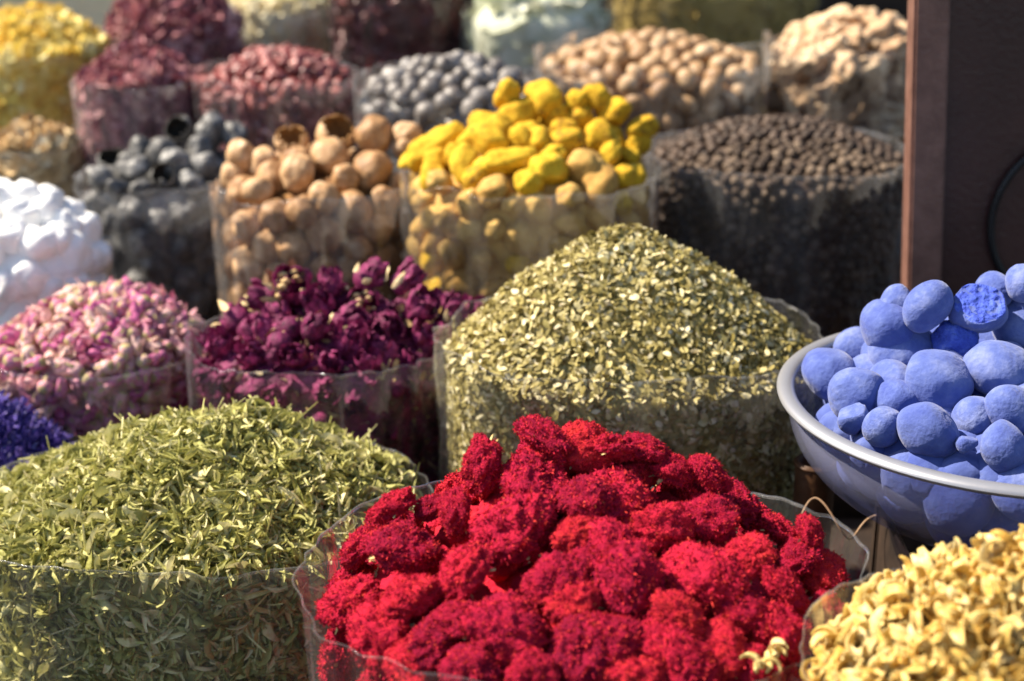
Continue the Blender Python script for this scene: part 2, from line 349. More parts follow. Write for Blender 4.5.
def t_curl(seed):
    """a dried blossom: a few thick waxy petals rolled back from a short tube"""
    rr = np.random.RandomState(seed + 700); VV = []; FF = []; base = 0
    npt = rr.randint(4, 7)
    for k in range(npt):
        a = k * 6.28 / npt + rr.uniform(-.35, .35); n = 10; u = np.linspace(0, 1, n)
        c = rr.uniform(1.6, 4.2) * (1 if rr.rand() < .85 else -1); L = rr.uniform(.55, 1.0)
        ang = 1.35 - c * u ** 1.15
        r = .03 + np.cumsum(np.cos(ang)) * L / n; z = np.cumsum(np.sin(ang)) * L / n - .2
        sw = rr.uniform(-.5, .5) * u
        pts = np.stack([r * np.cos(a + sw), r * np.sin(a + sw), z], 1)
        tt = np.gradient(pts, axis=0); side = np.array([-math.sin(a), math.cos(a), 0.])
        hint = np.cross(tt, side); w = .27 * rr.uniform(.8, 1.25) * np.sin(np.pi * (u * .8 + .17)) ** .7
        V, F = ribbon(pts, w, hint, cup=rr.uniform(.5, 1.1), nw=4)
        hint = hint / (np.linalg.norm(hint, axis=1)[:, None] + 1e-9)
        V2 = V + np.repeat(hint, 4, axis=0) * .015
        nv = len(V); FF += [tuple(i + base for i in f) for f in F] + [tuple(i + base + nv for i in f[::-1]) for f in F]
        for i in range(n - 1):
            A = i * 4 + base; B = (i + 1) * 4 + base
            FF += [(A, A + nv, B + nv, B), (A + 3, B + 3, B + 3 + nv, A + 3 + nv)]
        e = (n - 1) * 4 + base; FF += [(e + j, e + j + nv, e + j + 1 + nv, e + j + 1) for j in range(3)]
        VV += [V, V2]; base += 2 * nv
    V = np.concatenate(VV); return V - V.mean(0), FF, None
def t_bud(seed):
    rr = np.random.RandomState(seed + 900); V, F = ico(3); P = V.copy()
    z = V[:, 2] * 2; V = V * np.array([.62, .62, 1.0]); V[:, :2] *= np.clip(1 - .30 * z - .22 * z * np.abs(z), .12, 2)[:, None]; V[:, 2] *= 1.12
    a = np.arctan2(P[:, 1], P[:, 0]); V[:, :2] *= (1 + .07 * np.sin(5 * a + 5 * z + seed) + .05 * nz(P, 5, seed))[:, None]
    V[:, 2] += .03 * np.sin(3 * a) * (z > .3)
    cz = P[F].mean(1)[:, 2]; fm = (cz < -.42).astype(int)
    FF = [tuple(f) for f in F]; fm = list(fm); base = len(V); VV = [V]
    for k in range(5):
        a = k * 1.257 + rr.uniform(-.2, .2); n = 5; u = np.linspace(0, 1, n); o = rr.uniform(.0, .35)
        pts = np.stack([(.12 + .24 * np.sin(u * 1.9) + o * u * .4) * math.cos(a), (.12 + .24 * np.sin(u * 1.9) + o * u * .4) * math.sin(a), -.46 + .6 * u], 1)
        q, f = ribbon(pts, .16 * np.sin(np.pi * (u * .8 + .15)), np.array([math.cos(a), math.sin(a), .2]), cup=.2, nw=3)
        VV.append(q); FF += [tuple(i + base for i in ff) for ff in f]; fm += [1] * len(f); base += len(q)
    for k in range(4):     # loose outer petals, some opening away from the bud
        a = k * 1.57 + rr.uniform(-.4, .4); n = 6; u = np.linspace(0, 1, n); o = rr.uniform(.0, .5)
        r_ = .14 + .22 * np.sin(u * 1.7) + o * u * u * .5
        pts = np.stack([r_ * math.cos(a), r_ * math.sin(a), -.38 + .85 * u], 1)
        q, f = ribbon(pts, .42 * np.sin(np.pi * (u * .8 + .12)), np.array([math.cos(a), math.sin(a), .2]), cup=-.5, nw=4, ruffle=.03, rr=rr)
        VV.append(q); FF += [tuple(i + base for i in ff) for ff in f]; fm += [0] * len(f); base += len(q)
    return np.concatenate(VV), FF, fm
def t_rose(seed, cream=False):
    """a dried open rose: crumpled petals wrapped in layers"""
    rr = np.random.RandomState(seed + 1100); VV = []; FF = []; fm = []; base = 0
    for layer, (cnt, rad, op) in enumerate(((4, .12, -.22), (6, .20, -.26), (7, .28, -.24), (6, .33, -.10))):
        for k in range(cnt):
            a = k * 6.283 / cnt + layer * .6 + rr.uniform(-.3, .3); nu, nv = 11, 11
            Lp = rr.uniform(.42, .6); curl = rr.uniform(.6, 1.6)
            V = []
            for i in range(nu):
                u = i / (nu - 1)
                th = 1.45 - op * 1.3 - op * curl * u * .6
                rr0 = rad * .35 + Lp * u * math.cos(th) + rad * .5 * math.sin(u * 2)
                zz = -.28 + Lp * u * math.sin(th) * 1.1
                wd = (.20 + .42 * math.sin(min(u * 2.0, 1.9))) * (.7 + .5 * rad)
                for j in range(nv):
                    s = (j / (nv - 1) - .5) * 2; aa = a + s * wd / (rad + .22) * .55
                    r2 = rr0 * (1 - .08 * s * s)
                    V.append((r2 * math.cos(aa), r2 * math.sin(aa), zz - .05 * s * s * u))
            V = np.array(V); V += .075 * np.stack([fbm(V + k, 6.0, seed + layer * 9 + q, 3) for q in range(3)], 1)
            VV.append(V); f = grid_faces(nu, nv); FF += [tuple(i + base for i in ff) for ff in f]; fm += [0] * len(f); base += len(V)
    B, F = ico(2); B = B * np.array([.5, .5, .45]) + np.array([0, 0, -.15]); VV.append(B); FF += [tuple(i + base for i in f) for f in F]; fm += [0] * len(F); base += len(B)
    for k in range(3):    # papery straw sepals under the head
        a = k * 1.05 + rr.uniform(-.3, .3); n = 5; u = np.linspace(0, 1, n)
        r_ = .30 + .14 * u; pts = np.stack([r_ * math.cos(a), r_ * math.sin(a), -.34 + .40 * u * rr.uniform(.3, 1)], 1)
        q, f = ribbon(pts, .13 * np.sin(np.pi * (u * .8 + .15)), np.array([0, 0, 1.]), cup=.4, nw=3, ruffle=.02, rr=rr)
        VV.append(q); FF += [tuple(i + base for i in ff) for ff in f]; fm += [1] * len(f); base += len(q)
    n_c = 22 if cream else 2
    for k in range(n_c):
        p = rr.normal(size=3) * .10 + np.array([0, 0, .17 if cream else -.3]); B, F = ico(1)
        VV.append(B * rr.uniform(.04, .10) * np.array([1, 1.6, 1]) + p); FF += [tuple(i + base for i in f) for f in F]; fm += [1] * len(F); base += len(B)
    return np.concatenate(VV), FF, fm
def t_petal(seed):
    rr = np.random.RandomState(seed + 1300); nu = nv = 6; V = []
    for i in range(nu):
        for j in range(nv):
            u = i / 5 - .5; v = j / 5 - .5; k = 1 - .5 * abs(v) - .2 * abs(u)
            V.append((u * k, v * k * .9, .5 * (u * u) * rr.uniform(.4, 1) + .4 * v * v))
    V = np.array(V); V += .16 * np.stack([fbm(V, 3, seed + q, 2) for q in range(3)], 1); return V, grid_faces(nu, nv), None
def t_floret(seed):
    rr = np.random.RandomState(seed + 1500); VV = []; FF = []; base = 0
    for k in range(rr.randint(3, 6)):
        a = rr.uniform(0, 6.28); n = 5; u = np.linspace(0, 1, n); el = rr.uniform(-.2, .9)
        pts = np.stack([.5 * u * math.cos(a), .5 * u * math.sin(a), .5 * u * el - .3 * u * u * rr.uniform(-1, 1)], 1)
        q, f = ribbon(pts, .16 * (u * .9 + .15), np.array([0, 0, 1.]), cup=rr.uniform(-.6, .8), nw=3, ruffle=.04, rr=rr)
        VV.append(q); FF += [tuple(i + base for i in ff) for ff in f]; base += len(q)
    return np.concatenate(VV), FF, None

def norm(t, ext=1.06):
    V, F, fm = t; c = (V.max(0) + V.min(0)) / 2; V = V - c; e = (V.max(0) - V.min(0)); return V * ext / np.sort(e)[1:].mean(), F, fm

def as_mesh(name, t, mats, smooth=True):
    V, F, fm = t; return mk_mesh(name, V, F, mats, fm, smooth)

def merge(templates, mats4):
    """join placed templates into one V, F, fm (many small pieces of one mass)"""
    VV = []; FF = []; fm = []; base = 0
    for ti, A in mats4:
        V, F, f = templates[ti]; VV.append(V @ A[:3, :3].T + A[:3, 3])
        FF.append((np.asarray(F) if not isinstance(F, list) or len(set(map(len, F))) == 1 else F, base)); base += len(V)
        fm.append(f if f is not None else [0] * len(F))
    V = np.concatenate(VV)
    if all(isinstance(f, np.ndarray) and f.ndim == 2 for f, _ in FF) and len({f.shape[1] for f, _ in FF}) == 1:
        Fo = np.concatenate([f + b for f, b in FF])
    else:
        Fo = [tuple(int(i) + b for i in ff) for f, b in FF for ff in f]
    return V, Fo, np.concatenate([np.asarray(x) for x in fm])

def frame(n, tilt=0.0, rr=rs):
    """rotation whose z axis is n, tilted at random, spun at random"""
    n = np.asarray(n, float) + rr.normal(size=3) * tilt; n /= np.linalg.norm(n)
    t = np.cross(n, rr.normal(size=3)); t /= np.linalg.norm(t); b = np.cross(n, t)
    return np.stack([t, b, n], 1)
def rand_rot(rr=rs):
    q = rr.normal(size=4); q /= np.linalg.norm(q); w, x, y, z = q
    return np.array([[1 - 2 * (y * y + z * z), 2 * (x * y - z * w), 2 * (x * z + y * w)], [2 * (x * y + z * w), 1 - 2 * (x * x + z * z), 2 * (y * z - x * w)], [2 * (x * z - y * w), 2 * (y * z + x * w), 1 - 2 * (x * x + y * y)]])
def mat44(Rm, p, s=1.0):
    A = np.eye(4); A[:3, :3] = Rm * s; A[:3, 3] = p; return A
def ray(px, py):
    v = FWD + np.array([(px - 512) / FPX, 0, 0]) + UPV * ((340.5 - py) / FPX); return v
def at(px, py, d): return CAM + ray(px, py) * d
def project(P):
    q = np.asarray(P) - CAM; d = q @ FWD; return 512 + FPX * q[..., 0] / d, 340.5 - FPX * (q @ UPV) / d, d

# ------------------------------------------------------------------ a vessel of goods: footprint, heap and wall
class Sack:
    def __init__(s, px, py, a, d, ry=1.0, n=2.2, base=.25, h=.06, pk=(0, 0), p=1.8, q=1.0, drop=.008, taper=.12, seed=0, bump=.004, round_bottom=0, depth=None):
        c = at(px, py, d); s.cx, s.cy, s.zr = c; s.rx = a * d / FPX; s.ry = s.rx * ry; s.n = n; s.d = d
        s.base = base; s.h = h; s.pk = np.array(pk, float); s.p = p; s.q = q; s.drop = drop; s.taper = taper; s.seed = seed; s.bump = bump
        s.rb = round_bottom; s.depth = depth
    def gauge(s, x, y):
        u = (x - s.cx) / s.rx; v = (y - s.cy) / s.ry; return (np.abs(u) ** s.n + np.abs(v) ** s.n) ** (1 / s.n), u, v
    def heap(s, x, y):
        g, u, v = s.gauge(x, y); r = np.sqrt(u * u + v * v) + 1e-9; u, v = u * g / r, v * g / r
        wx, wy = u - s.pk[0], v - s.pk[1]; sw = s.pk[0] * wx + s.pk[1] * wy; w2 = wx * wx + wy * wy + 1e-12
        k = (-sw + np.sqrt(np.maximum(sw * sw + w2 * (1 - s.pk @ s.pk), 0))) / w2
        t = np.clip(1 / k, 0, 1)
        b = s.bump * (np.sin(x * 61 + s.seed) * np.sin(y * 53 + s.seed * 2) + .6 * np.sin(x * 130 + y * 90))
        return s.zr - s.drop + s.h * (1 - t ** s.p) ** s.q + b * (1 - g ** 4)
    def scale(s, z):
        t = np.clip((s.zr - z) / max(s.zr - s.base, 1e-3), 0, 1)
        if s.rb: return np.sqrt(np.clip(1 - np.clip((s.zr - z) / s.depth, 0, 1) ** 2.2, 0, 1)) * .96
        return 1 - s.taper * t + .03 * np.sin(t * 2.6)
    def rim_pt(s, t, z, inset=0.0):
        k = s.scale(z); c, sn = np.cos(t), np.sin(t); e = 2 / s.n
        return (s.cx + (s.rx * k - inset) * np.sign(c) * np.abs(c) ** e, s.cy + (s.ry * k - inset) * np.sign(sn) * np.abs(sn) ** e)
    def surf(s, n, inset, wall=True, back=True, zlow=None, frac=None):
        """n random points with normals spread over heap and wall"""
        zlow = zlow if zlow is not None else s.base
        At = math.pi * s.rx * s.ry * (1 + s.h * 1.2 / s.rx)
        Aw = (2 * math.pi if back else math.pi * 1.25) * (s.rx + s.ry) / 2 * (s.zr - zlow) if wall else 0
        nt = int(n * At / (At + Aw)) if frac is None else int(n * frac)
        k = rs.uniform(0, 1, nt * 3) ** .5; t = rs.uniform(0, 2 * math.pi, nt * 3)
        x0, y0 = s.rim_pt(t, s.zr, inset); x = s.cx + (x0 - s.cx) * k; y = s.cy + (y0 - s.cy) * k
        e = 1e-3; z = s.heap(x, y); gx = (s.heap(x + e, y) - z) / e; gy = (s.heap(x, y + e) - z) / e
        gx = np.clip(gx, -3, 3); gy = np.clip(gy, -3, 3)
        w = np.sqrt(1 + gx * gx + gy * gy); keep = rs.uniform(0, 1, len(w)) < w / 2.2
        P = np.stack([x, y, z], 1)[keep][:nt]; Nn = np.stack([-gx, -gy, np.ones_like(gx)], 1)[keep][:nt]
        Nn /= np.linalg.norm(Nn, axis=1)[:, None]
        nw = n - nt if wall else 0
        if nw > 0:
            t = rs.uniform(0, 2 * math.pi, nw) if back else rs.uniform(-math.pi * 1.12, math.pi * .12, nw)
            zz = rs.uniform(zlow, s.zr - s.drop, nw); xw, yw = s.rim_pt(t, zz, inset)
            nx = (xw - s.cx) / s.rx ** 2; ny = (yw - s.cy) / s.ry ** 2; L = np.hypot(nx, ny)
            P = np.concatenate([P, np.stack([xw, yw, zz], 1)]); Nn = np.concatenate([Nn, np.stack([nx / L, ny / L, np.zeros(nw)], 1)])
        return P, Nn
    def hit(s, px, py):
        ds = np.arange(.5, 3.4, .002); P = CAM + np.outer(ds, ray(px, py))
        g = s.gauge(P[:, 0], P[:, 1])[0]; ok = (g < s.scale(P[:, 2]) - .01) & (P[:, 2] < s.heap(P[:, 0], P[:, 1])) & (P[:, 2] > s.base)
        i = np.argmax(ok)
        return ds[i] if ok.any() else None
    def core(s, name, mat, off, **kw):
        """the packed inside of the heap, a bumpy solid just under the visible pieces"""
        nt, nr = 72, 16; V = []
        for i in range(nt):
            t = i / nt * 2 * math.pi
            for k in np.linspace(0, 1, nr):
                x0, y0 = s.rim_pt(t, s.zr, off); x = s.cx + (x0 - s.cx) * k; y = s.cy + (y0 - s.cy) * k
                V.append((float(x), float(y), float(s.heap(x, y)) - off * (1.0 if k < .97 else 1.4)))
            for z in np.linspace(s.zr - s.drop - off * 1.8, s.base + .003, 10):
                x, y = s.rim_pt(t, z, off); V.append((float(x), float(y), float(z)))
        V = np.array(V); nrow = nr + 10
        V += (off * .3) * np.stack([nz(V, .55 / off, s.seed + q) for q in range(3)], 1)
        F = grid_faces(nt, nrow, closed=True)
        F.append(tuple(i * nrow + nrow - 1 for i in range(nt))[::-1])
        return V, F, None
    def film(s, label, group='clear plastic sacks of dried goods', collar=.010, fold=.0022, mat='film', flare=0.0, seed=None, crease=1.0):
        seed = s.seed if seed is None else seed
        nt, nv = 220, 30; V = []
        for i in range(nt):
            t = i / nt * 2 * math.pi; c, sn = math.cos(t), math.sin(t)
            f0 = mn.noise(Vector((c * 2.2, sn * 2.2, seed))) ; f1 = mn.noise(Vector((c * 7, sn * 7, seed + 4.))); 
            cz = collar * (1 + .9 * mn.noise(Vector((c * 1.8, sn * 1.8, seed + 9)))) + .002 * mn.noise(Vector((c * 11, sn * 11, seed)))
            for j in range(nv):
                u = j / (nv - 1); z = s.base + .002 + (s.zr + cz - s.base) * u
                x, y = s.rim_pt(t, min(z, s.zr)); up = max(0, u - .55) / .45
                cr = -abs(mn.noise(Vector((c * 4.2 + u, sn * 4.2, seed + 2 + u * 1.6)))) * 1.8 * crease
                wr = mn.noise(Vector((c * 9, sn * 9, u * 5 + seed)))
                dr = fold * (1.2 * f0 + .9 * f1 * (0.4 + up) + cr + .6 * wr * (1 - up * .5)) + flare * max(0, z - s.zr) + fold * .8 + .001
                rr_ = math.hypot(x - s.cx, y - s.cy); V.append((x + (x - s.cx) / rr_ * dr, y + (y - s.cy) / rr_ * dr, z))
        V = np.array(V); org = np.array([s.cx, s.cy, s.base]); V -= org
        F = grid_faces(nt, nv, closed=True); F.append(tuple(i * nv for i in range(nt)))
        o = link('plastic_sack', None, None, label, 'plastic sack', group); o.location = org
        w = link('film_wall', mk_mesh('film_wall', V, F, [M[mat]]), o)
        # folded-over top hem: a narrow strip doubled outside the mouth
        T = V.reshape(nt, nv, 3); H = []
        for i in range(nt):
            top = T[i, -1]; dn = T[i, -1] - T[i, -2]; dn /= np.linalg.norm(dn); ou = np.array([top[0], top[1], 0]); ou /= np.linalg.norm(ou)
            hh = .0022
            H += [top + ou * .0003 - dn * hh, top + ou * .0010 - dn * hh * .5, top + ou * .0006 + dn * .0004, top - ou * .0004 - dn * hh * .3]
        link('folded_hem', mk_mesh('folded_hem', np.array(H), grid_faces(nt, 4, closed=True), [M['hem']]), o)
        return o

def pack(cand, nrm, seeds, rad, limit):
    """greedy spacing: keep candidates farther than rad from all kept ones"""
    kept = [np.asarray(x) for x in seeds]; out = []
    arr = np.array(kept) if kept else np.zeros((0, 3))
    r0 = np.array([r for r in (rad if False else [])])
    for p, n in zip(cand, nrm):
        if len(arr) and (((arr - p) ** 2).sum(1) < rad * rad).any(): continue
        arr = np.vstack([arr, p]); out.append((p, n))
        if len(out) >= limit: break
    return out

ORD = ['first', 'second', 'third', 'fourth', 'fifth', 'sixth', 'seventh', 'eighth', 'ninth', 'tenth', 'eleventh', 'twelfth', 'thirteenth', 'fourteenth']
def goods(s, name, meshes, cat, group, fill_label, hand=(), hand_label=None, size=.03, spread=(.85, 1.15), space=.8, sink=.3, limit=300,
          zlow=None, upright=False, tilt=1.0, wall=True, wall_meshes=None, extra=None, wall_space=None, back=False, cand=5000, bands=None, band_h=None):
    """lay single pieces over the heap and down the wall of the sack; hand = (px, py, size px[, mesh index, label, stretch])"""
    seeds = []; info = []
    for e in hand:
        px, py, w = e[:3]; d = s.hit(px, py)
        if d is None: d = s.d
        wr = w * .95 * d / FPX; p = at(px, py, d + wr * .12)
        mi = e[3] if len(e) > 3 and e[3] is not None else rs.randint(len(meshes))
        lb = e[4] if len(e) > 4 else None
        me = mi if not isinstance(mi, (int, np.integer)) else meshes[mi]
        if len(e) > 6: p = at(px, py, d + wr * .12 + e[6])
        if p[2] - wr * .3 < s.zr:    # keep it inside the film
            g = s.gauge(p[0], p[1])[0]; k = s.scale(p[2]) * (1 - (wr * .58 + .002) / s.rx)
            if g > k: p[0] = s.cx + (p[0] - s.cx) * k / g; p[1] = s.cy + (p[1] - s.cy) * k / g
        e1 = 1e-3; n = np.array([-(s.heap(p[0] + e1, p[1]) - s.heap(p[0], p[1])) / e1, -(s.heap(p[0], p[1] + e1) - s.heap(p[0], p[1])) / e1, 1.0]); n = np.clip(n, -2, 2)
        Rm = frame(n, .34) if upright else rand_rot()
        if len(e) > 5 and e[5] is not None: Rm = e[5]
        seeds.append(p); info.append((px, py, me, Rm, p, wr, lb))
    # bands from the top of the heap down, counted from the left: a place for pieces nothing else tells apart
    if hand:
        ys = np.array([i[1] for i in info]); bh = band_h or 30
        b = ((ys - ys.min()) // bh).astype(int)
        for k in range(len(info)):
            px, py, me, Rm, p, wr, lb = info[k]
            if not lb:
                row = sorted([info[j][0] for j in range(len(info)) if b[j] == b[k]]); r = row.index(px)
                lb = hand_label.format(row=ORD[b[k]], pos=ORD[min(r, 13)])
            o = link(name, me, None, lb, cat, group); o.matrix_world = Matrix(mat44(Rm, p, wr).tolist())
    P, Nn = s.surf(cand, size * max(sink, .50) + .001, wall=wall, back=back, zlow=zlow)
    P = P - Nn * size * sink * np.where(Nn[:, 2:3] > .2, .6, .0)
    idx = rs.permutation(len(P)); P, Nn = P[idx], Nn[idx]
    res = pack(P, Nn, seeds, size * space, 4000)
    # the largest in the picture stay single, the rest become one mass
    res.sort(key=lambda r: project(r[0])[2]); n_single = limit - len(info)
    rest = []
    for i, (p, n) in enumerate(res):
        ml = wall_meshes if (wall_meshes and n[2] < .2) else meshes
        k = rs.randint(len(ml)); sc = size * rs.uniform(*spread)
        Rm = frame(n, tilt) if upright else rand_rot()
        if i < n_single:
            o = link(name, ml[k], None, fill_label, cat, group); o.matrix_world = Matrix(mat44(Rm, p, sc).tolist())
        else: rest.append((k, mat44(Rm, p, sc)))
    return rest

def mass(name, parts, mats, label, cat, smooth=True):
    VV = []; FF = []; fm = []; base = 0
    for V, F, f in parts:
        VV.append(V); FF += [tuple(int(q) + base for q in ff) for ff in F]; fm += list(f) if f is not None else [0] * len(F); base += len(V)
    V = np.concatenate(VV); c = V.mean(0); c[2] = V[:, 2].min()
    o = link(name, mk_mesh(name, V - c, FF, mats, fm, smooth), None, label, cat, None, 'stuff'); o.location = c
    return o

def stuff_heap(s, name, temps, mats, label, cat, n, size, spread=(.7, 1.3), tilt=.5, off=.008, wall_tilt=.25, zlow=None, back=True, extra=None, lift=.0):
    P, Nn = s.surf(n, .003 + size * .22, back=back, zlow=zlow)
    pl = []
    for p, nn in zip(P, Nn):
        isw = nn[2] < .2
        pl.append((rs.randint(len(temps)), mat44(frame(nn, wall_tilt if isw else tilt), p + nn * (rs.uniform(-.006, .002) + lift if not isw else rs.uniform(-.004, 0)), size * rs.uniform(*spread))))
    return mass(name, [s.core(name, None, off), merge(temps, pl)] + (extra or []), mats, label, cat)

# ------------------------------------------------------------------ the stall: stepped counter and back wall
def box(x0, x1, y0, y1, z0, z1, bev=.004):
    bm = bmesh.new(); bmesh.ops.create_cube(bm, size=1)
    for v in bm.verts: v.co = ((x0 + x1) / 2 + v.co.x * (x1 - x0), (y0 + y1) / 2 + v.co.y * (y1 - y0), (z0 + z1) / 2 + v.co.z * (z1 - z0))
    if bev: bmesh.ops.bevel(bm, geom=bm.edges[:], offset=bev, segments=2, affect='EDGES')
    bm.verts.index_update()
    V = np.array([v.co[:] for v in bm.verts]); F = [tuple(v.index for v in f.verts) for f in bm.faces]; bm.free(); return V, F, None
def joinp(parts):
    VV = []; FF = []; b = 0
    for V, F, _ in parts: VV.append(V); FF += [tuple(i + b for i in f) for f in F]; b += len(V)
    return np.concatenate(VV), FF, None
steps = [(.35, 1.20, .22), (1.20, 1.50, .26), (1.50, 1.845, .33), (1.845, 2.22, .38), (2.22, 3.2, .40)]
pr = []
for (y0, y1, z) in steps:
    y = y0
    while y < y1 - .02:
        ye = min(y + .145, y1); pr.append(box(-1.6, 1.6, y + .0015, ye - .0015, z - .03, z)); y = ye
    pr.append(box(-1.6, 1.6, y0 + .003, y0 + .02, z - .12, z - .032))
V, F, _ = joinp(pr); c = link('stall_counter', mk_mesh('stall_counter', V, F, [M['wood']], smooth=False), kind='structure')
c['label'] = 'dark stepped wooden counter under the sacks'
V, F, _ = box(-1.02, 2.5, 3.2, 3.3, -.0, 1.6); link('stall_wall', mk_mesh('stall_wall', V, F, [M['wood']], smooth=False), kind='structure')
V, F, _ = box(-3.5, -.45, 3.12, 3.19, -.0, 1.6); link('glow_backdrop', mk_mesh('glow_backdrop', V, F, [M['glow_tint']], smooth=False), kind='structure')  # pale backdrop added to give the back left its glow
V, F, _ = box(-6, 6, -3, 6, -.05, 0, 0); link('ground', mk_mesh('ground', V, F, [M['wood']], smooth=False), kind='structure')

# ================================================================== FRONT ROW
G = 'clear plastic sacks of dried goods'
# green leaf sack
sA = Sack(198, 508, 228, 1.27, ry=.70, n=2.4, base=.22, h=.082, pk=(.18, .05), p=1.45, q=1.0, drop=.006, taper=.06, seed=1, bump=.004)
sA.film('wide clear sack of green leaves at the front left corner', collar=.008, fold=.0045, mat='film_hazy')
lt = [t_leaf(i) for i in range(22)] + [t_leaf(40 + i, .24) for i in range(6)] + [t_stem(90), t_stem(92)]
stuff_heap(sA, 'dried_green_leaves', lt, [M['leaf']], 'heap of crinkled dried green leaves in the front left sack', 'dried leaves', 18500, .0255, tilt=.7, wall_tilt=.35, off=.016, lift=.002)

# red flower heads
sB = Sack(582, 590, 273, .99, ry=.80, n=2.1, base=.22, h=.078, pk=(-.08, .28), p=1.7, q=.85, drop=.004, taper=.10, seed=2)
sB.film('clear sack of crimson flower heads at the front centre', collar=.014, fold=.0036, mat='film', flare=.25)
red_me = [as_mesh('flower_head', norm(t_red(i), 1.16), [M['red'], M['red_fibre'], M['calyx']]) for i in range(10)]
def lean(ax, ay, az=1.0, spin=0):
    n = np.array([ax, ay, az], float); n /= np.linalg.norm(n); t = np.cross(n, [math.cos(spin), math.sin(spin), .1]); t /= np.linalg.norm(t)
    return np.stack([t, np.cross(n, t), n], 1)
RED = [(479, 466, 62, 0, 'crimson flower head standing upright above the left top of the red heap', lean(-.9, -.6, .2, 1.2)),
       (453, 513, 52, 1, 'narrow crimson flower head on edge below the upright one', lean(-1, -.7, .1, 1.4)),
       (391, 505, 48), (360, 545, 54), (403, 547, 72), (431, 507, 44), (461, 571, 70), (511, 527, 86), (342, 601, 66), (407, 597, 64), (366, 641, 70), (429, 641, 62), (405, 667, 60),
       (459, 617, 56), (507, 629, 86), (471, 675, 64), (531, 677, 56), (555, 585, 68), (547, 438, 62), (543, 462, 58), (535, 484, 74), (586, 446, 58), (584, 497, 58), (575, 533, 52), (592, 555, 52),
       (579, 650, 74), (610, 497, 92), (616, 448, 54), (645, 446, 46), (640, 470, 62), (675, 470, 52), (707, 474, 56), (743, 505, 56), (707, 517, 60), (655, 525, 68), (608, 557, 78),
       (628, 589, 88), (570, 600, 56), (695, 577, 92), (747, 557, 60), (779, 529, 52), (799, 553, 50), (823, 570, 56), (787, 589, 62), (783, 629, 72), (679, 612, 58), (612, 640, 70), (675, 645, 78),
       (719, 649, 62), (739, 609, 58), (763, 668, 56), (811, 533, 42), (632, 676, 62), (691, 676, 58), (826, 612, 44)]
goods(sB, 'red_flower_head', red_me, 'dried flower', 'crimson flower heads in the front sack', 'crimson crinkled flower head wedged in the gaps of the red heap',
      RED, 'crimson flower head in the {row} row down the red heap, {pos} from the left', size=.037, space=.86, sink=.35, upright=True, tilt=.5, zlow=.40, limit=140, band_h=31, cand=3000)
P, Nn = sB.surf(230, .03, back=True, zlow=.38)
rt = [norm(t_blob(300 + i, (1, .9, .7), .4, .16, 4, 2, 6), 1.2) for i in range(5)]
mass('flower_mass', [sB.core('core', None, .045), merge(rt, [(rs.randint(5), mat44(rand_rot(), p - n * .040, .040)) for p, n in zip(P, Nn)])], [M['red_w']], 'deep crimson petal mass packed under the flower heads', 'dried petals')

# cream yellow curled blossoms
sC = Sack(1040, 686, 232, .84, ry=.85, n=2.1, base=.22, h=.075, pk=(.0, .15), p=1.9, q=1.0, drop=.004, taper=.10, seed=3, bump=.003)
sC.film('clear sack of creamy yellow blossoms at the front right corner', collar=.012, fold=.0022, flare=.2)
ct = [t_curl(i) for i in range(14)]
cme = [as_mesh('blossom', t, [M['curl']]) for t in ct]
for (px, py, lb) in ((762, 664, 'stray yellow blossom lying on the red flower heads near the yellow sack'), (776, 652, 'second stray yellow blossom just above the other on the red heap')):
    d = sB.hit(px, py) or sB.d; o = link('yellow_blossom', cme[3], None, lb, 'dried blossom', 'curled yellow blossoms in the front right sack'); o.matrix_world = Matrix(mat44(rand_rot(), at(px, py, d - .022), .018).tolist())
rest = goods(sC, 'yellow_blossom', cme, 'dried blossom', 'curled yellow blossoms in the front right sack', 'curled creamy yellow dried blossom on the yellow heap', size=.029, space=.42, sink=.25,
             limit=300, zlow=.44, cand=9000, spread=(.8, 1.2))
extra = []
if rest: extra = [merge(ct, rest)]
P, Nn = sC.surf(900, .004, back=False, zlow=.42)
extra.append(merge(ct, [(rs.randint(14), mat44(rand_rot(), p - n * .008, .026)) for p, n in zip(P, Nn)]))
mass('yellow_blossom_mass', [sC.core('c', None, .013)] + extra, [M['curl_mass']], 'yellow curled blossoms packed beneath the ones on top', 'dried blossoms')

# ================================================================== BLUE BOWL
sD = Sack(1012, 396, 224, 1.15, ry=.98, n=2.0, base=.44, h=.052, pk=(.15, .25), p=1.9, q=1.0, drop=.012, taper=.0, seed=4, bump=.0, round_bottom=1, depth=.098)
def lathe(prof, nt=96):
    V = []; 
    for i in range(nt):
        a = i / nt * 2 * math.pi
        for r, z in prof: V.append((r * math.cos(a), r * math.sin(a), z))
    return np.array(V), grid_faces(nt, len(prof), closed=True), None
bowl = link('bowl', None, None, 'pale translucent bowl with a bright rim holding blue balls', 'bowl'); bowl.location = (sD.cx, sD.cy, sD.zr - .102)
Rb = sD.rx
def bp(k): return [(Rb * k * math.sqrt(max(0, 1 - ((.098 - z) / .100) ** 2.3)) * .985, z) for z in np.linspace(.098, .004, 22)]
outer = bp(1.0) + [(.05, .001), (.0005, .0)]; inner = [(max(r - .0035, .0004), z + .003) for r, z in outer][::-1]
link('bowl_body', as_mesh('bowl_body', lathe(outer + inner), [M['bowl']]), bowl)
rp = [(Rb * .985 + .0066 * math.cos(a) + .002, .100 + .0040 * math.sin(a)) for a in np.linspace(0, 2 * math.pi, 18)]
link('rolled_rim', as_mesh('rolled_rim', lathe(rp), [M['rim']]), bowl)
bt = [norm(t_lump(i, (rs.uniform(1.0, 1.15), rs.uniform(.9, 1.02), rs.uniform(.82, .96))), 1.1) for i in range(9)]
bme = [as_mesh('blue_ball', t, [M['blue']]) for t in bt]
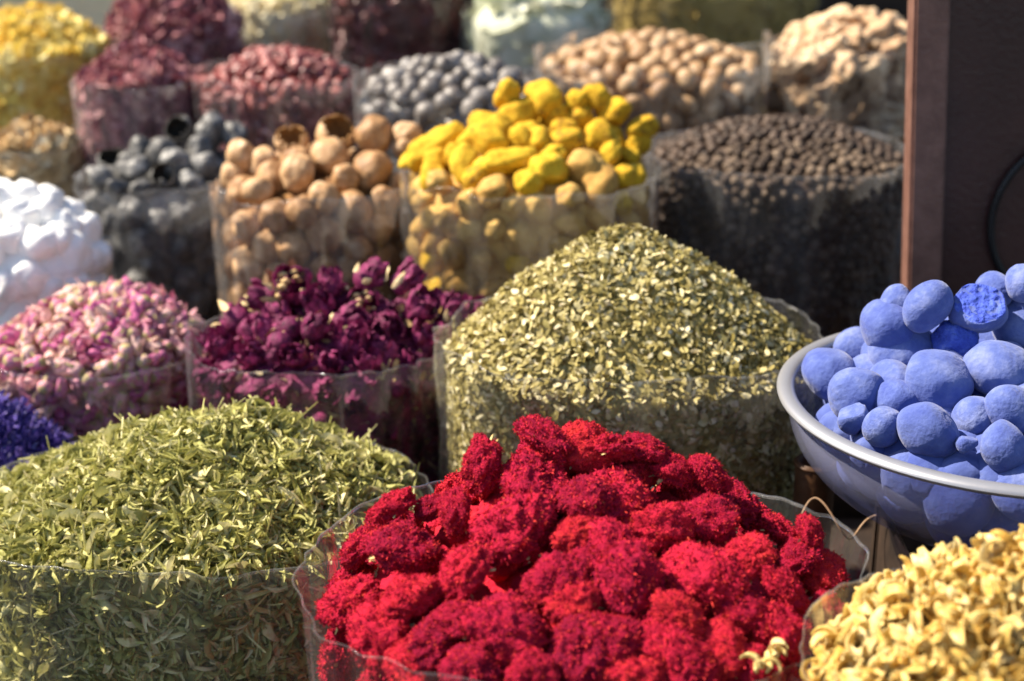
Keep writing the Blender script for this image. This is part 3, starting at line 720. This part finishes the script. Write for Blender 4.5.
rough = as_mesh('blue_lump', t_blob(31, (1.05, 1, .9), .2, .12, 4, 2, 4), [M['blue_raw']])
V, F, _ = t_blob(33, (1.1, 1, .9), .15, .03, 5, 1.6, 5)   # a ball split across: one flat raw face
nn = np.array([-.1, -.55, .8]); nn /= np.linalg.norm(nn); h = V @ nn; cut = h > .2
V = V - np.outer(np.maximum(h - .2, 0), nn) + np.outer(cut * .035 * fbm(V, 7, 3, 3), nn)
fm = (V[F] @ nn).mean(1) > .19
split = mk_mesh('blue_half', V, F, [M['blue'], M['blue_raw']], fm.astype(int))
I3 = np.eye(3)
chunk_b = as_mesh('blue_chip', t_chunk(5), [M['blue']])
BL = [(828, 374, 58, 0, 'blue chalk ball touching the bowl rim at its far left'),
      (856, 394, 56, 1, 'pale blue ball just right of the leftmost ball in the bowl'),
      (855, 416, 42, chunk_b, 'small broken blue chip against the front left of the bowl rim'),
      (900, 350, 66, 2, 'large blue ball with a dented left side, left of the bowl middle'),
      (887, 327, 58, 3, 'pale blue ball half hidden behind the large dented one', None, .022),
      (853, 350, 46, 4, 'dull blue ball in shade at the back left of the bowl', None, .022),
      (927, 306, 50, 5, 'round blue ball at the upper left top of the pile'),
      (896, 303, 36, 6, 'small pale ball peeking out behind the upper left ball', None, .022),
      (978, 309, 56, split, 'split blue ball showing its rough broken face', I3),
      (938, 382, 66, 7, 'big smooth blue ball in the middle of the front'),
      (898, 402, 48, 1, 'shaded blue ball tucked left of the big middle one', None, .014),
      (929, 431, 62, 0, 'wide flat-topped blue ball resting on the front rim'),
      (882, 427, 42, 3, 'smaller blue ball against the rim beside the wide flat-topped one'),
      (956, 343, 52, rough, 'rough crumbly blue lump below the split ball'),
      (998, 370, 66, 2, 'large blue ball with a cracked top, right of the middle'),
      (1019, 327, 56, 4, 'blue ball above the cracked one at the right edge'),
      (1013, 411, 54, 5, 'oval blue ball at the right edge below the cracked one'),
      (974, 418, 48, 6, 'dark shaded blue ball in the gap at the front', None, .014),
      (968, 443, 26, chunk_b, 'tiny pale blue chip leaning on the front rim'),
      (1004, 446, 50, 7, 'blue ball sunk low behind the rim at the bottom right'),
      (994, 290, 38, 0, 'pale blue ball behind the split one at the top', None, .022),
      (1026, 283, 40, 1, 'blue ball at the top right, cut by the picture edge'),
      (1022, 304, 30, 2, 'thin slice of a pale ball under the top right one', None, .022)]
goods(sD, 'blue_ball', bme, 'blue ball', 'blue chalk balls in the bowl', 'blue chalk ball lying deeper in the bowl', BL, 'blue ball {row} {pos}', size=.044, space=.70, sink=.75, limit=140, zlow=.50, cand=3000, back=True)
V, F, _ = sD.core('c', None, .045)
P, Nn = sD.surf(150, .02, wall=False)
mass('blue_powder', [(V, F, None), merge(bt[:4], [(rs.randint(4), mat44(rand_rot(), p - n * .030, .036)) for p, n in zip(P, Nn)])], [M['blue_w']], 'deep blue powder and crumbs under the blue balls', 'powder')
# the block the bowl stands on
crate = link('wooden_crate', None, None, 'dark low wooden crate under the bowl of blue balls', 'crate'); crate.location = (sD.cx, sD.cy, .26)
zt = sD.zr - .1025 - .26
for z0 in (0, (zt - .012) / 2): 
    for sgn in (-1, 1):
        V, F, _ = box(-.075, .075, sgn * .07 - .006, sgn * .07 + .006, z0 + .004 - .04, z0 + zt / 2 - .012, .002); link('side_board', mk_mesh('side_board', V, F, [M['wood']], smooth=False), crate)
V, F, _ = box(-.080, .080, -.080, .080, zt - .010, zt - .001, .002); link('lid', mk_mesh('lid', V, F, [M['wood']], smooth=False), crate)
for sx in (-1, 1):
    V, F, _ = box(sx * .068 - .005, sx * .068 + .005, -.063, .063, -.04, zt - .012, .002); link('end_board', mk_mesh('end_board', V, F, [M['wood']], smooth=False), crate)

# ================================================================== MIDDLE ROW
sE = Sack(630, 348, 190, 1.38, ry=.74, n=2.4, base=.26, h=.112, pk=(-.04, .12), p=1.55, q=1.12, drop=.006, taper=.10, seed=5, bump=.002)
sE.film('large clear sack of flaky olive leaves behind the red flowers', collar=.014, fold=.0050, mat='film_hazy')
ft = [t_flake(i) for i in range(24)]
stuff_heap(sE, 'flaked_leaves', ft, [M['mint']], 'steep cone of flaky olive and straw dried leaves', 'dried leaves', 26000, .0072, tilt=.55, off=.009, wall_tilt=.25, zlow=.34, back=True)

sF = Sack(320, 348, 129, 1.47, ry=.86, n=2.2, base=.26, h=.048, pk=(.15, .1), p=1.8, q=.9, drop=.004, taper=.10, seed=6)
sF.film('clear sack of dark purple roses left of the olive leaf cone', collar=.010, fold=.0048, mat='film_hazy')
rme = [as_mesh('rose', norm(t_rose(i), 1.08), [M['rose'], M['cream']]) for i in range(5)]; rcr = as_mesh('open_rose', norm(t_rose(50, True), 1.15), [M['rose'], M['cream']])
RO = [(289, 282, 54, rcr, 'dark rose with a cream centre at the upper left of the rose heap', lean(.1, -.9, .7)), (261, 300, 42), (233, 316, 50), (261, 337, 52), (249, 354, 42), (203, 346, 32), (316, 310, 48), (316, 332, 42),
      (330, 286, 38), (367, 276, 44, 1, 'purple rose standing highest on the rose heap'), (360, 300, 44, rcr, 'open rose with yellow stamens in the middle of the rose heap', lean(.2, -.9, .6)), (405, 279, 42), (391, 325, 46), (347, 342, 48),
      (423, 303, 48), (448, 310, 40), (420, 339, 42), (441, 332, 42), (472, 310, 38), (300, 356, 36)]
goods(sF, 'dried_rose', rme, 'dried rose', 'dark purple roses in the middle sack', 'dark purple dried rose packed low in its clear sack', RO, 'dark purple rose in the {row} row down the rose heap, {pos} from the left',
      size=.034, space=.70, sink=.35, upright=True, tilt=1.1, limit=110, zlow=.36, band_h=24, cand=3000)
pt = [t_petal(i) for i in range(10)]
P, Nn = sF.surf(800, .006, back=True)
mass('rose_petals', [sF.core('c', None, .016), merge(pt, [(rs.randint(10), mat44(frame(n, .4), p - n * .014, .022)) for p, n in zip(P, Nn)])], [M['rose_w']], 'loose dark rose petals filling the gaps of the rose sack', 'rose petals')

sG = Sack(96, 346, 110, 1.56, ry=.88, n=2.2, base=.26, h=.058, pk=(.2, .2), p=1.8, q=.9, drop=.002, taper=.12, seed=7)
sG.film('clear sack of pink rosebuds below the white lumps', collar=.003, fold=.0024)
ut = [t_bud(i) for i in range(8)]; ume = [as_mesh('rosebud', t, [M['bud'], M['budgreen']]) for t in ut]
rest = goods(sG, 'pink_rosebud', ume, 'rosebud', 'pink rosebuds in the left sack', 'small pink dried rosebud in the heap of rosebuds', size=.0195, space=.60, sink=.3, limit=300, zlow=.30, cand=7000, spread=(.8, 1.25), back=True)
P, Nn = sG.surf(500, .006, back=True)
mass('rosebud_mass', [merge(ut, rest + [(rs.randint(8), mat44(rand_rot(), p - n * .010, .016)) for p, n in zip(P, Nn)])] + [(*sG.core('c', None, .016)[:2], [0] * len(sG.core('c', None, .016)[1]))], [M['bud_w'], M['budgreen_w']],
     'pink rosebuds packed beneath the ones on top', 'rosebuds')

sH = Sack(-48, 474, 134, 1.44, ry=.60, n=2.2, base=.26, h=.078, pk=(.1, .0), p=1.7, q=1, drop=.002, taper=.1, seed=8)
sH.film('clear sack of violet blue petals at the left edge', collar=.003)
st = [t_floret(i) for i in range(14)]
stuff_heap(sH, 'violet_petals', st, [M['violet']], 'heap of small violet blue dried petals at the left edge', 'dried petals', 3000, .019, tilt=.8, off=.007, zlow=.33)

# ================================================================== THIRD ROW
wt = [t_blob(20 + i, (1.1, 1, .9), .3, .05, 4, 1.8, 5) for i in range(6)]; wme = [as_mesh('white_lump', t, [M['white']]) for t in wt]
sI = Sack(22, 258, 86, 1.75, ry=1.0, n=2.2, base=.33, h=.075, pk=(-.1, .1), p=1.8, q=.9, drop=.0, taper=.1, seed=9)
sI.film('clear sack of bright white crystal lumps at the left edge', collar=.004)
goods(sI, 'white_lump', wme, 'crystal lump', 'white crystal lumps at the left', 'glaring white crystal lump in the heap at the left edge', [(86, 258, 50, 0, 'big square white lump at the right end of the white heap')], 'x',
      size=.040, space=.60, sink=.3, limit=110, zlow=.38, back=True)
mass('crystal_mass', [sI.core('c', None, .018)], [M['white_w']], 'white crystal grit under the white lumps', 'crystal grit')

kt = [norm(t_blob(60 + i, (1.18, .95, .85), .26, .045, 5, 1.7, 4), 1.05) for i in range(6)]; kme = [as_mesh('black_lime', t, [M['black']]) for t in kt]; kbr = [as_mesh('broken_black_lime', t_broken(5 + i), [M['black'], M['black_in']]) for i in range(2)]
sJ = Sack(162, 184, 80, 1.95, ry=1.0, n=2.3, base=.33, h=.050, pk=(.25, .2), p=1.8, q=.9, drop=.0, taper=.14, seed=10)
sJ.film('crumpled clear sack of blackish dried limes behind the rosebuds', collar=.012, fold=.0050, mat='film_shiny')
KL = [(179, 129, 30, kbr[0], 'hollow black lime with a dark hole at the top left of its heap', lean(-.1, -1, .3)), (211, 132, 36, 0, 'largest smooth black lime at the top of its heap'), (235, 135, 28), (142, 150, 28), (163, 153, 36), (200, 153, 36), (203, 167, 38),
      (165, 176, 30, kbr[1], 'black lime split open at the front of its heap', lean(0, -.8, .6)), (113, 162, 34, kbr[0], 'ragged broken black lime at the left end of its heap', lean(.2, -.6, .8)), (138, 168, 26), (100, 178, 28)]
goods(sJ, 'black_lime', kme, 'dried lime', 'blackish dried limes', 'dark grey dried lime pressed inside its crumpled sack', KL, 'dark grey lime in the {row} row down the black lime heap, {pos} from the left', size=.036, space=.76, sink=.45, limit=90, zlow=.38, band_h=18)
mass('lime_crumbs', [sJ.core('c', None, .022)], [M['black_w']], 'dark crumbs filling the sack of black limes', 'crumbs')

lt2 = [norm(t_blob(80 + i, (rs.uniform(1, 1.12), 1, .92), .20, .035, 5, 1.7, 4), 1.03) for i in range(6)]; lme = [as_mesh('tan_lime', t, [M['lime']]) for t in lt2]; lbr = [as_mesh('broken_tan_lime', t_broken(15 + i), [M['lime'], M['lime_in']]) for i in range(2)]
sK = Sack(315, 194, 97, 1.74, ry=.9, n=2.3, base=.33, h=.050, pk=(.2, .25), p=1.8, q=.9, drop=.0, taper=.13, seed=12)
sK.film('clear sack of tan dried limes left of the yellow roots', collar=.014, fold=.0050, mat='film_shiny')
LL = [(233, 175, 32, 0, 'pale round tan lime at the left end of its heap'), (242, 157, 36), (265, 163, 34), (296, 172, 40), (292, 141, 36, lbr[0], 'tan lime broken open with a ragged hollow on top', lean(0, -.6, .8)), (336, 134, 42, lbr[1], 'cracked brown shell of a lime at the top of the tan heap', lean(.3, -.7, .6)),
      (330, 155, 40), (374, 136, 42, 2, 'large pinkish tan lime highest on the tan heap'), (371, 171, 44), (259, 191, 34), (325, 198, 34), (364, 216, 43), (300, 215, 36), (328, 238, 43), (268, 220, 36), (290, 253, 40), (408, 135, 30), (406, 148, 28), (345, 178, 30),
      (397, 185, 26), (396, 203, 32), (394, 229, 38), (365, 252, 34), (355, 275, 34), (258, 250, 34), (328, 272, 32)]
goods(sK, 'tan_lime', lme, 'dried lime', 'tan dried limes', 'tan dried lime pressed between others inside its sack', LL, 'round tan lime in the {row} row down the tan heap, {pos} from the left', size=.038, space=.8, sink=.45, limit=100, zlow=.38, band_h=20)
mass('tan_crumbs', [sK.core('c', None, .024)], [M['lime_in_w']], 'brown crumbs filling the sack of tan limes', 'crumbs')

tt = [t_blob(100 + i, (rs.uniform(1.0, 1.25), rs.uniform(.78, .95), rs.uniform(.75, .9)), .20, .05, 4, 2.0, 5) for i in range(10)]
tme = [as_mesh('turmeric', t, [M['turmeric']]) for t in tt]; ttan = [as_mesh('tan_turmeric', t, [M['turmeric_tan']]) for t in tt]
tlong = as_mesh('long_turmeric', t_blob(120, (1.25, .5, .5), .3, .04, 4, 2.4, 5), [M['turmeric']])
sL = Sack(530, 182, 125, 1.68, ry=.9, n=2.2, base=.33, h=.070, pk=(.1, .2), p=1.8, q=.85, drop=.0, taper=.10, seed=13)
sL.film('clear sack of yellow turmeric roots behind the olive leaves', collar=.014, fold=.0048, mat='film_shiny')
def flat_rot(az, el=0): 
    c, s_ = math.cos(az), math.sin(az); x = np.array([c * math.cos(el), .15, math.sin(el) + s_]); x /= np.linalg.norm(x); y = np.cross([0, -.5, .85], x); y /= np.linalg.norm(y); return np.stack([x, y, np.cross(x, y)], 1)
TL = [(507, 95, 34, 0, 'small yellow root topping the turmeric heap at its left'), (519, 116, 44, 1, 'stubby bright yellow root just under the topmost one'), (544, 100, 46), (577, 102, 32), (597, 98, 34), (613, 112, 36), (579, 119, 34), (556, 117, 32), (486, 126, 38),
      (433, 147, 64, tlong, 'long slanting yellow root at the left end of the turmeric heap', flat_rot(.55)), (436, 161, 32), (465, 163, 40), (489, 140, 42), (507, 161, 56, tlong, 'long curved yellow root lying flat at the front of the turmeric heap', flat_rot(.15)), (539, 140, 36), (567, 142, 34),
      (602, 139, 44), (549, 169, 40), (586, 168, 44, ttan[3], 'brownish dull root at the front right of the turmeric heap'), (643, 128, 36), (639, 143, 32), (630, 156, 26), (610, 155, 28), (523, 140, 30),
      (607, 190, 50, ttan[2]), (570, 196, 32, ttan[4]), (541, 212, 38, ttan[5]), (514, 207, 30, ttan[6]), (492, 192, 40, ttan[7]), (462, 208, 40, ttan[8]), (492, 232, 32, ttan[0]), (520, 243, 46, ttan[1]), (478, 262, 32, ttan[9]), (612, 220, 40, ttan[3]), (575, 225, 36, ttan[2]), (440, 182, 30, ttan[1])]
goods(sL, 'turmeric_root', tme, 'turmeric root', 'turmeric roots in the yellow sack', 'turmeric root packed among others in the yellow sack', TL, 'knobbly turmeric root in the {row} row down its sack, {pos} from the left', size=.034, space=.72, sink=.4, limit=160, zlow=.38,
      wall_meshes=ttan + tme[:2], band_h=21)
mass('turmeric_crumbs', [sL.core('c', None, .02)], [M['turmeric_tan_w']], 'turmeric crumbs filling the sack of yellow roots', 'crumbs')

sM = Sack(778, 156, 127, 1.78, ry=.92, n=2.2, base=.33, h=.042, pk=(.05, .1), p=1.8, q=1, drop=.002, taper=.16, seed=14, bump=.002)
sM.film('wide clear sack of dark peppercorns beside the brown post', collar=.006, fold=.0050, mat='film_shiny')
pp = [t_blob(140 + i, (1, 1, .95), .12, .06, 2, 2, 6) for i in range(5)]; ppm = [as_mesh('peppercorn', t_blob(140 + i, (1, 1, .95), .12, .06, 3, 2, 6), [M['pepper']]) for i in range(5)]
rest = goods(sM, 'peppercorn', ppm, 'peppercorn', 'dark peppercorns in the wide sack', 'dark brown peppercorn on the wide heap beside the post', size=.0122, space=.82, sink=.4, limit=300, zlow=.40, cand=22000, back=False, spread=(.85, 1.15))
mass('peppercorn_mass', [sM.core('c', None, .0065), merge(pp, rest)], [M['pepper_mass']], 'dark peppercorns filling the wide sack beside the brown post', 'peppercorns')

# ================================================================== FOURTH ROW
sO = Sack(652, 66, 113, 2.06, ry=1, n=2.2, base=.38, h=.036, pk=(.0, .1), p=1.8, q=1, drop=.0, taper=.12, seed=15)
sO.film('clear sack of brown nutmegs behind the yellow roots', collar=.016, fold=.0050, mat='film_shiny')
nt_ = [t_blob(160 + i, (1.12, .9, .86), .06, .012, 3, 2, 6) for i in range(6)]; nme = [as_mesh('nutmeg', t, [M['nutmeg']]) for t in nt_]
goods(sO, 'nutmeg', nme, 'nutmeg', 'brown nutmegs in the rear sack', 'smooth oval brown nutmeg in the rear sack of nutmegs', size=.029, space=.78, sink=.42, limit=240, zlow=.44)
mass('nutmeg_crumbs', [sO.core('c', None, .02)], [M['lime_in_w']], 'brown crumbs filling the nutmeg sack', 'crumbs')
sP = Sack(449, 90, 92, 2.0, ry=1, n=2.2, base=.38, h=.040, pk=(.1, .1), p=1.8, q=1, drop=.0, taper=.12, seed=16)
sP.film('clear sack of small grey nuts left of the nutmegs', collar=.014, fold=.0050, mat='film_shiny')
gme = [as_mesh('grey_nut', t_blob(180 + i, (1.05, .95, .9), .08, .02, 3, 2, 6), [M['greynut']]) for i in range(6)]
goods(sP, 'grey_nut', gme, 'grey nut', 'small grey nuts in the rear sack', 'small round grey nut in the sack left of the nutmegs', size=.025, space=.78, sink=.42, limit=220, zlow=.44)
mass('nut_crumbs', [sP.core('c', None, .018)], [M['black_w']], 'dark crumbs filling the sack of grey nuts', 'crumbs')
sQ = Sack(277, 82, 79, 2.12, ry=1, n=2.2, base=.38, h=.044, pk=(.1, .1), p=1.8, q=1, drop=.0, taper=.12, seed=17)
sQ.film('clear sack of dark red hips left of the grey nuts', collar=.012, fold=.0050, mat='film_shiny')
hme = [as_mesh('dried_hip', t_blob(200 + i, (1.1, .85, .55), .3, .08, 3, 2, 5), [M['hip']]) for i in range(6)]
goods(sQ, 'dried_hip', hme, 'dried hip', 'dark red dried hips', 'wrinkled dark red dried hip in the rear sack', size=.022, space=.62, sink=.4, limit=280, zlow=.44)
mass('hip_crumbs', [sQ.core('c', None, .015)], [M['hip_w']], 'dark red crumbs filling the sack of hips', 'crumbs')
sR = Sack(136, 84, 59, 2.14, ry=1, n=2.3, base=.38, h=.05, pk=(.1, .1), p=1.8, q=1, drop=.0, taper=.06, seed=18)
sR.film('narrow clear sack of dusty pink petals above the black limes', collar=.006, fold=.0050, mat='film_shiny')
stuff_heap(sR, 'dusty_pink_petals', pt, [M['hibiscus']], 'dusty pink dried petals in the narrow sack above the black limes', 'dried petals', 1500, .022, tilt=.8, off=.012, zlow=.44)
sR2 = Sack(176, 36, 68, 2.48, ry=1, n=2.2, base=.40, h=.11, pk=(-.1, .1), p=1.6, q=.9, drop=.0, taper=.1, seed=19)
sR2.film('clear sack of pink petals at the top left of the picture', collar=.004)
stuff_heap(sR2, 'heaped_pink_petals', pt, [M['hibiscus']], 'tall heap of dusty pink petals reaching the top edge', 'dried petals', 1800, .026, tilt=.8, off=.012, zlow=.5)
sN = Sack(846, 52, 76, 2.1, ry=1, n=2.3, base=.38, h=.05, pk=(.2, .1), p=1.8, q=.9, drop=.0, taper=.1, seed=20)
sN.film('crumpled shiny sack of brown ginger pieces beside the post', collar=.016, fold=.0070, mat='film_shiny')
gi = [as_mesh('ginger', t_blob(220 + i, (1.25, .8, .75), .5, .08, 4, 2.6, 5), [M['ginger']]) for i in range(6)]
goods(sN, 'ginger_piece', gi, 'ginger piece', 'brown ginger pieces', 'knobbly brown piece of dried ginger in the crumpled sack', size=.040, space=.7, sink=.4, limit=110, zlow=.44)
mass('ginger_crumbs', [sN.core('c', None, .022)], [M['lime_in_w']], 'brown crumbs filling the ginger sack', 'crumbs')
# far left
sS = Sack(34, 52, 72, 2.36, ry=1, n=2.3, base=.40, h=.065, p=1.8, drop=0, taper=.05, seed=21)
sS.film('clear sack of bright yellow petals in the top left corner', collar=.004, fold=.003)
stuff_heap(sS, 'bright_yellow_petals', pt, [M['yellowmass'], ], 'bright yellow dried petals in the top left corner', 'dried petals', 1300, .026, tilt=.8, off=.012, zlow=.46)
sS2 = Sack(34, 148, 45, 2.1, ry=1, n=2.3, base=.38, h=.03, p=1.8, drop=0, taper=.05, seed=22)
sS2.film('small clear sack of tan petals above the white lumps', collar=.004, fold=.003)
stuff_heap(sS2, 'tan_petals', pt, [M['ochre']], 'tan dried petals in the small sack above the white lumps', 'dried petals', 700, .024, tilt=.8, off=.012, zlow=.42)
# last row
sT1 = Sack(276, 10, 55, 2.72, ry=1, n=2.2, base=.40, h=.06, p=1.8, drop=0, taper=.05, seed=23)
sT1.film('pale clear sack of straw yellow chips behind the red hips', collar=.006, fold=.004, mat='film_hazy')
stuff_heap(sT1, 'straw_chips', ft, [M['straw']], 'straw coloured chips in the pale sack behind the hips', 'chips', 1500, .018, tilt=.8, off=.01, zlow=.5)
sT2 = Sack(398, -4, 66, 2.55, ry=1, n=2.2, base=.40, h=.06, p=1.8, drop=0, taper=.05, seed=24)
sT2.film('clear sack of dark red petals at the top, behind the grey nuts', collar=.004, fold=.004)
stuff_heap(sT2, 'dark_red_petals', pt, [M['hip_w']], 'dark red petals in the sack behind the grey nuts', 'dried petals', 1500, .026, tilt=.7, off=.01, zlow=.5)
sT3 = Sack(538, 16, 75, 2.5, ry=1, n=2.2, base=.40, h=.07, p=1.8, drop=0, taper=.05, seed=25)
sT3.film('clear sack of pale bay leaves at the top centre', collar=.006, fold=.004, mat='film_hazy')
pl = [as_mesh('pale_leaf', t_leaf(400 + i, .5), [M['paleleaf']]) for i in range(6)]
goods(sT3, 'pale_leaf', pl, 'pale leaf', 'pale leaves in the rear sack', 'large pale dried leaf in the top centre sack', size=.062, space=.30, sink=.1, limit=200, zlow=.48, upright=True, tilt=.5, back=False)
mass('leaf_crumbs', [sT3.core('c', None, .014)], [M['paleleaf_w']], 'pale leaf crumbs filling the top centre sack', 'crumbs')
sT4 = Sack(714, -18, 104, 2.68, ry=.8, n=2.4, base=.40, h=.06, p=1.8, drop=0, taper=.05, seed=26)
sT4.film('wide clear sack of olive brown leaves at the top, behind the nutmegs', collar=.004, fold=.004)
stuff_heap(sT4, 'olive_brown_leaves', lt, [M['olive']], 'olive brown leaves in the wide sack behind the nutmegs', 'dried leaves', 2600, .03, tilt=.7, off=.01, zlow=.5)

# ================================================================== POST, PANEL, CABLE
p0 = at(919, 340, 1.50)
panel = link('brown_cabinet', None, None, 'dark brown cabinet with a lighter front edge behind the blue balls', 'cabinet'); panel.location = (p0[0] + .020, p0[1], .26); panel.rotation_euler = (0, -R(3.6), 0)
V, F, _ = box(-.0175, .0145, 0, .03, 0, .75, .0025); link('edge_post', mk_mesh('edge_post', V, F, [M['edge_brightened']], smooth=False), panel)
V, F, _ = box(.0150, .42, .012, .028, 0, .75, .001); link('door_panel', mk_mesh('door_panel', V, F, [M['brownpaint']], smooth=False), panel)
def tube(pts, r, seg=10):
    pts = [np.array(p, float) for p in pts]; V = []; n = len(pts)
    for i, p in enumerate(pts):
        t = pts[min(i + 1, n - 1)] - pts[max(i - 1, 0)]; t /= np.linalg.norm(t); a = np.cross(t, [.3, .2, 1]); a /= np.linalg.norm(a); b = np.cross(t, a)
        for k in range(seg): V.append(p + r * (a * math.cos(k * 6.2832 / seg) + b * math.sin(k * 6.2832 / seg)))
    F = []
    for i in range(n - 1):
        for k in range(seg): F.append((i * seg + k, i * seg + (k + 1) % seg, (i + 1) * seg + (k + 1) % seg, (i + 1) * seg + k))
    F += [tuple(range(seg))[::-1], tuple(range((n - 1) * seg, n * seg))]; return np.array(V), F, None
cc = at(1062, 212, 1.50); pts = [(cc[0] + .078 * math.cos(a) , p0[1] + .0065, cc[2] + .082 * math.sin(a)) for a in np.linspace(0, 2 * math.pi, 60)]
V, F, _ = tube(pts, .0036); link('cable_loop', mk_mesh('cable_loop', V, F, [M['black_cable']]), None, 'black cable loop hanging on the dark cabinet door', 'cable')

# small things in the gap between the sacks
cupo = link('wooden_cup', None, None, 'small brown wooden cup in the dark gap under the bowl', 'cup')
cl = at(816, 462, 1.30); cupo.location = (cl[0], cl[1], .26); ch = cl[2] - .26
V, F, _ = lathe([(.0005, .001), (.015, .001), (.017, ch), (.0165, ch + .002), (.014, ch + .001), (.0135, ch - .03), (.0005, ch - .031)], 40); link('cup_body', mk_mesh('cup_body', V, F, [M['cup']]), cupo)
V, F, _ = tube([(.0172 * math.cos(a), .0172 * math.sin(a), ch - .001) for a in np.linspace(0, 2 * math.pi, 40)], .0016, 8); link('cup_lip', mk_mesh('cup_lip', V, F, [M['cup']]), cupo)
w0 = at(840, 515, 1.22); pts = []
for i in range(40):
    u = i / 39; pts.append((w0[0] - .03 + .06 * u, w0[1] + .01 * math.sin(u * 9), w0[2] + .012 * math.sin(u * 7) - .01 * u))
V, F, _ = tube(pts, .0009, 8); link('bent_wire', mk_mesh('bent_wire', V, F, [M['wire']]), None, 'thin bent brown wire beside the wooden cup', 'wire')
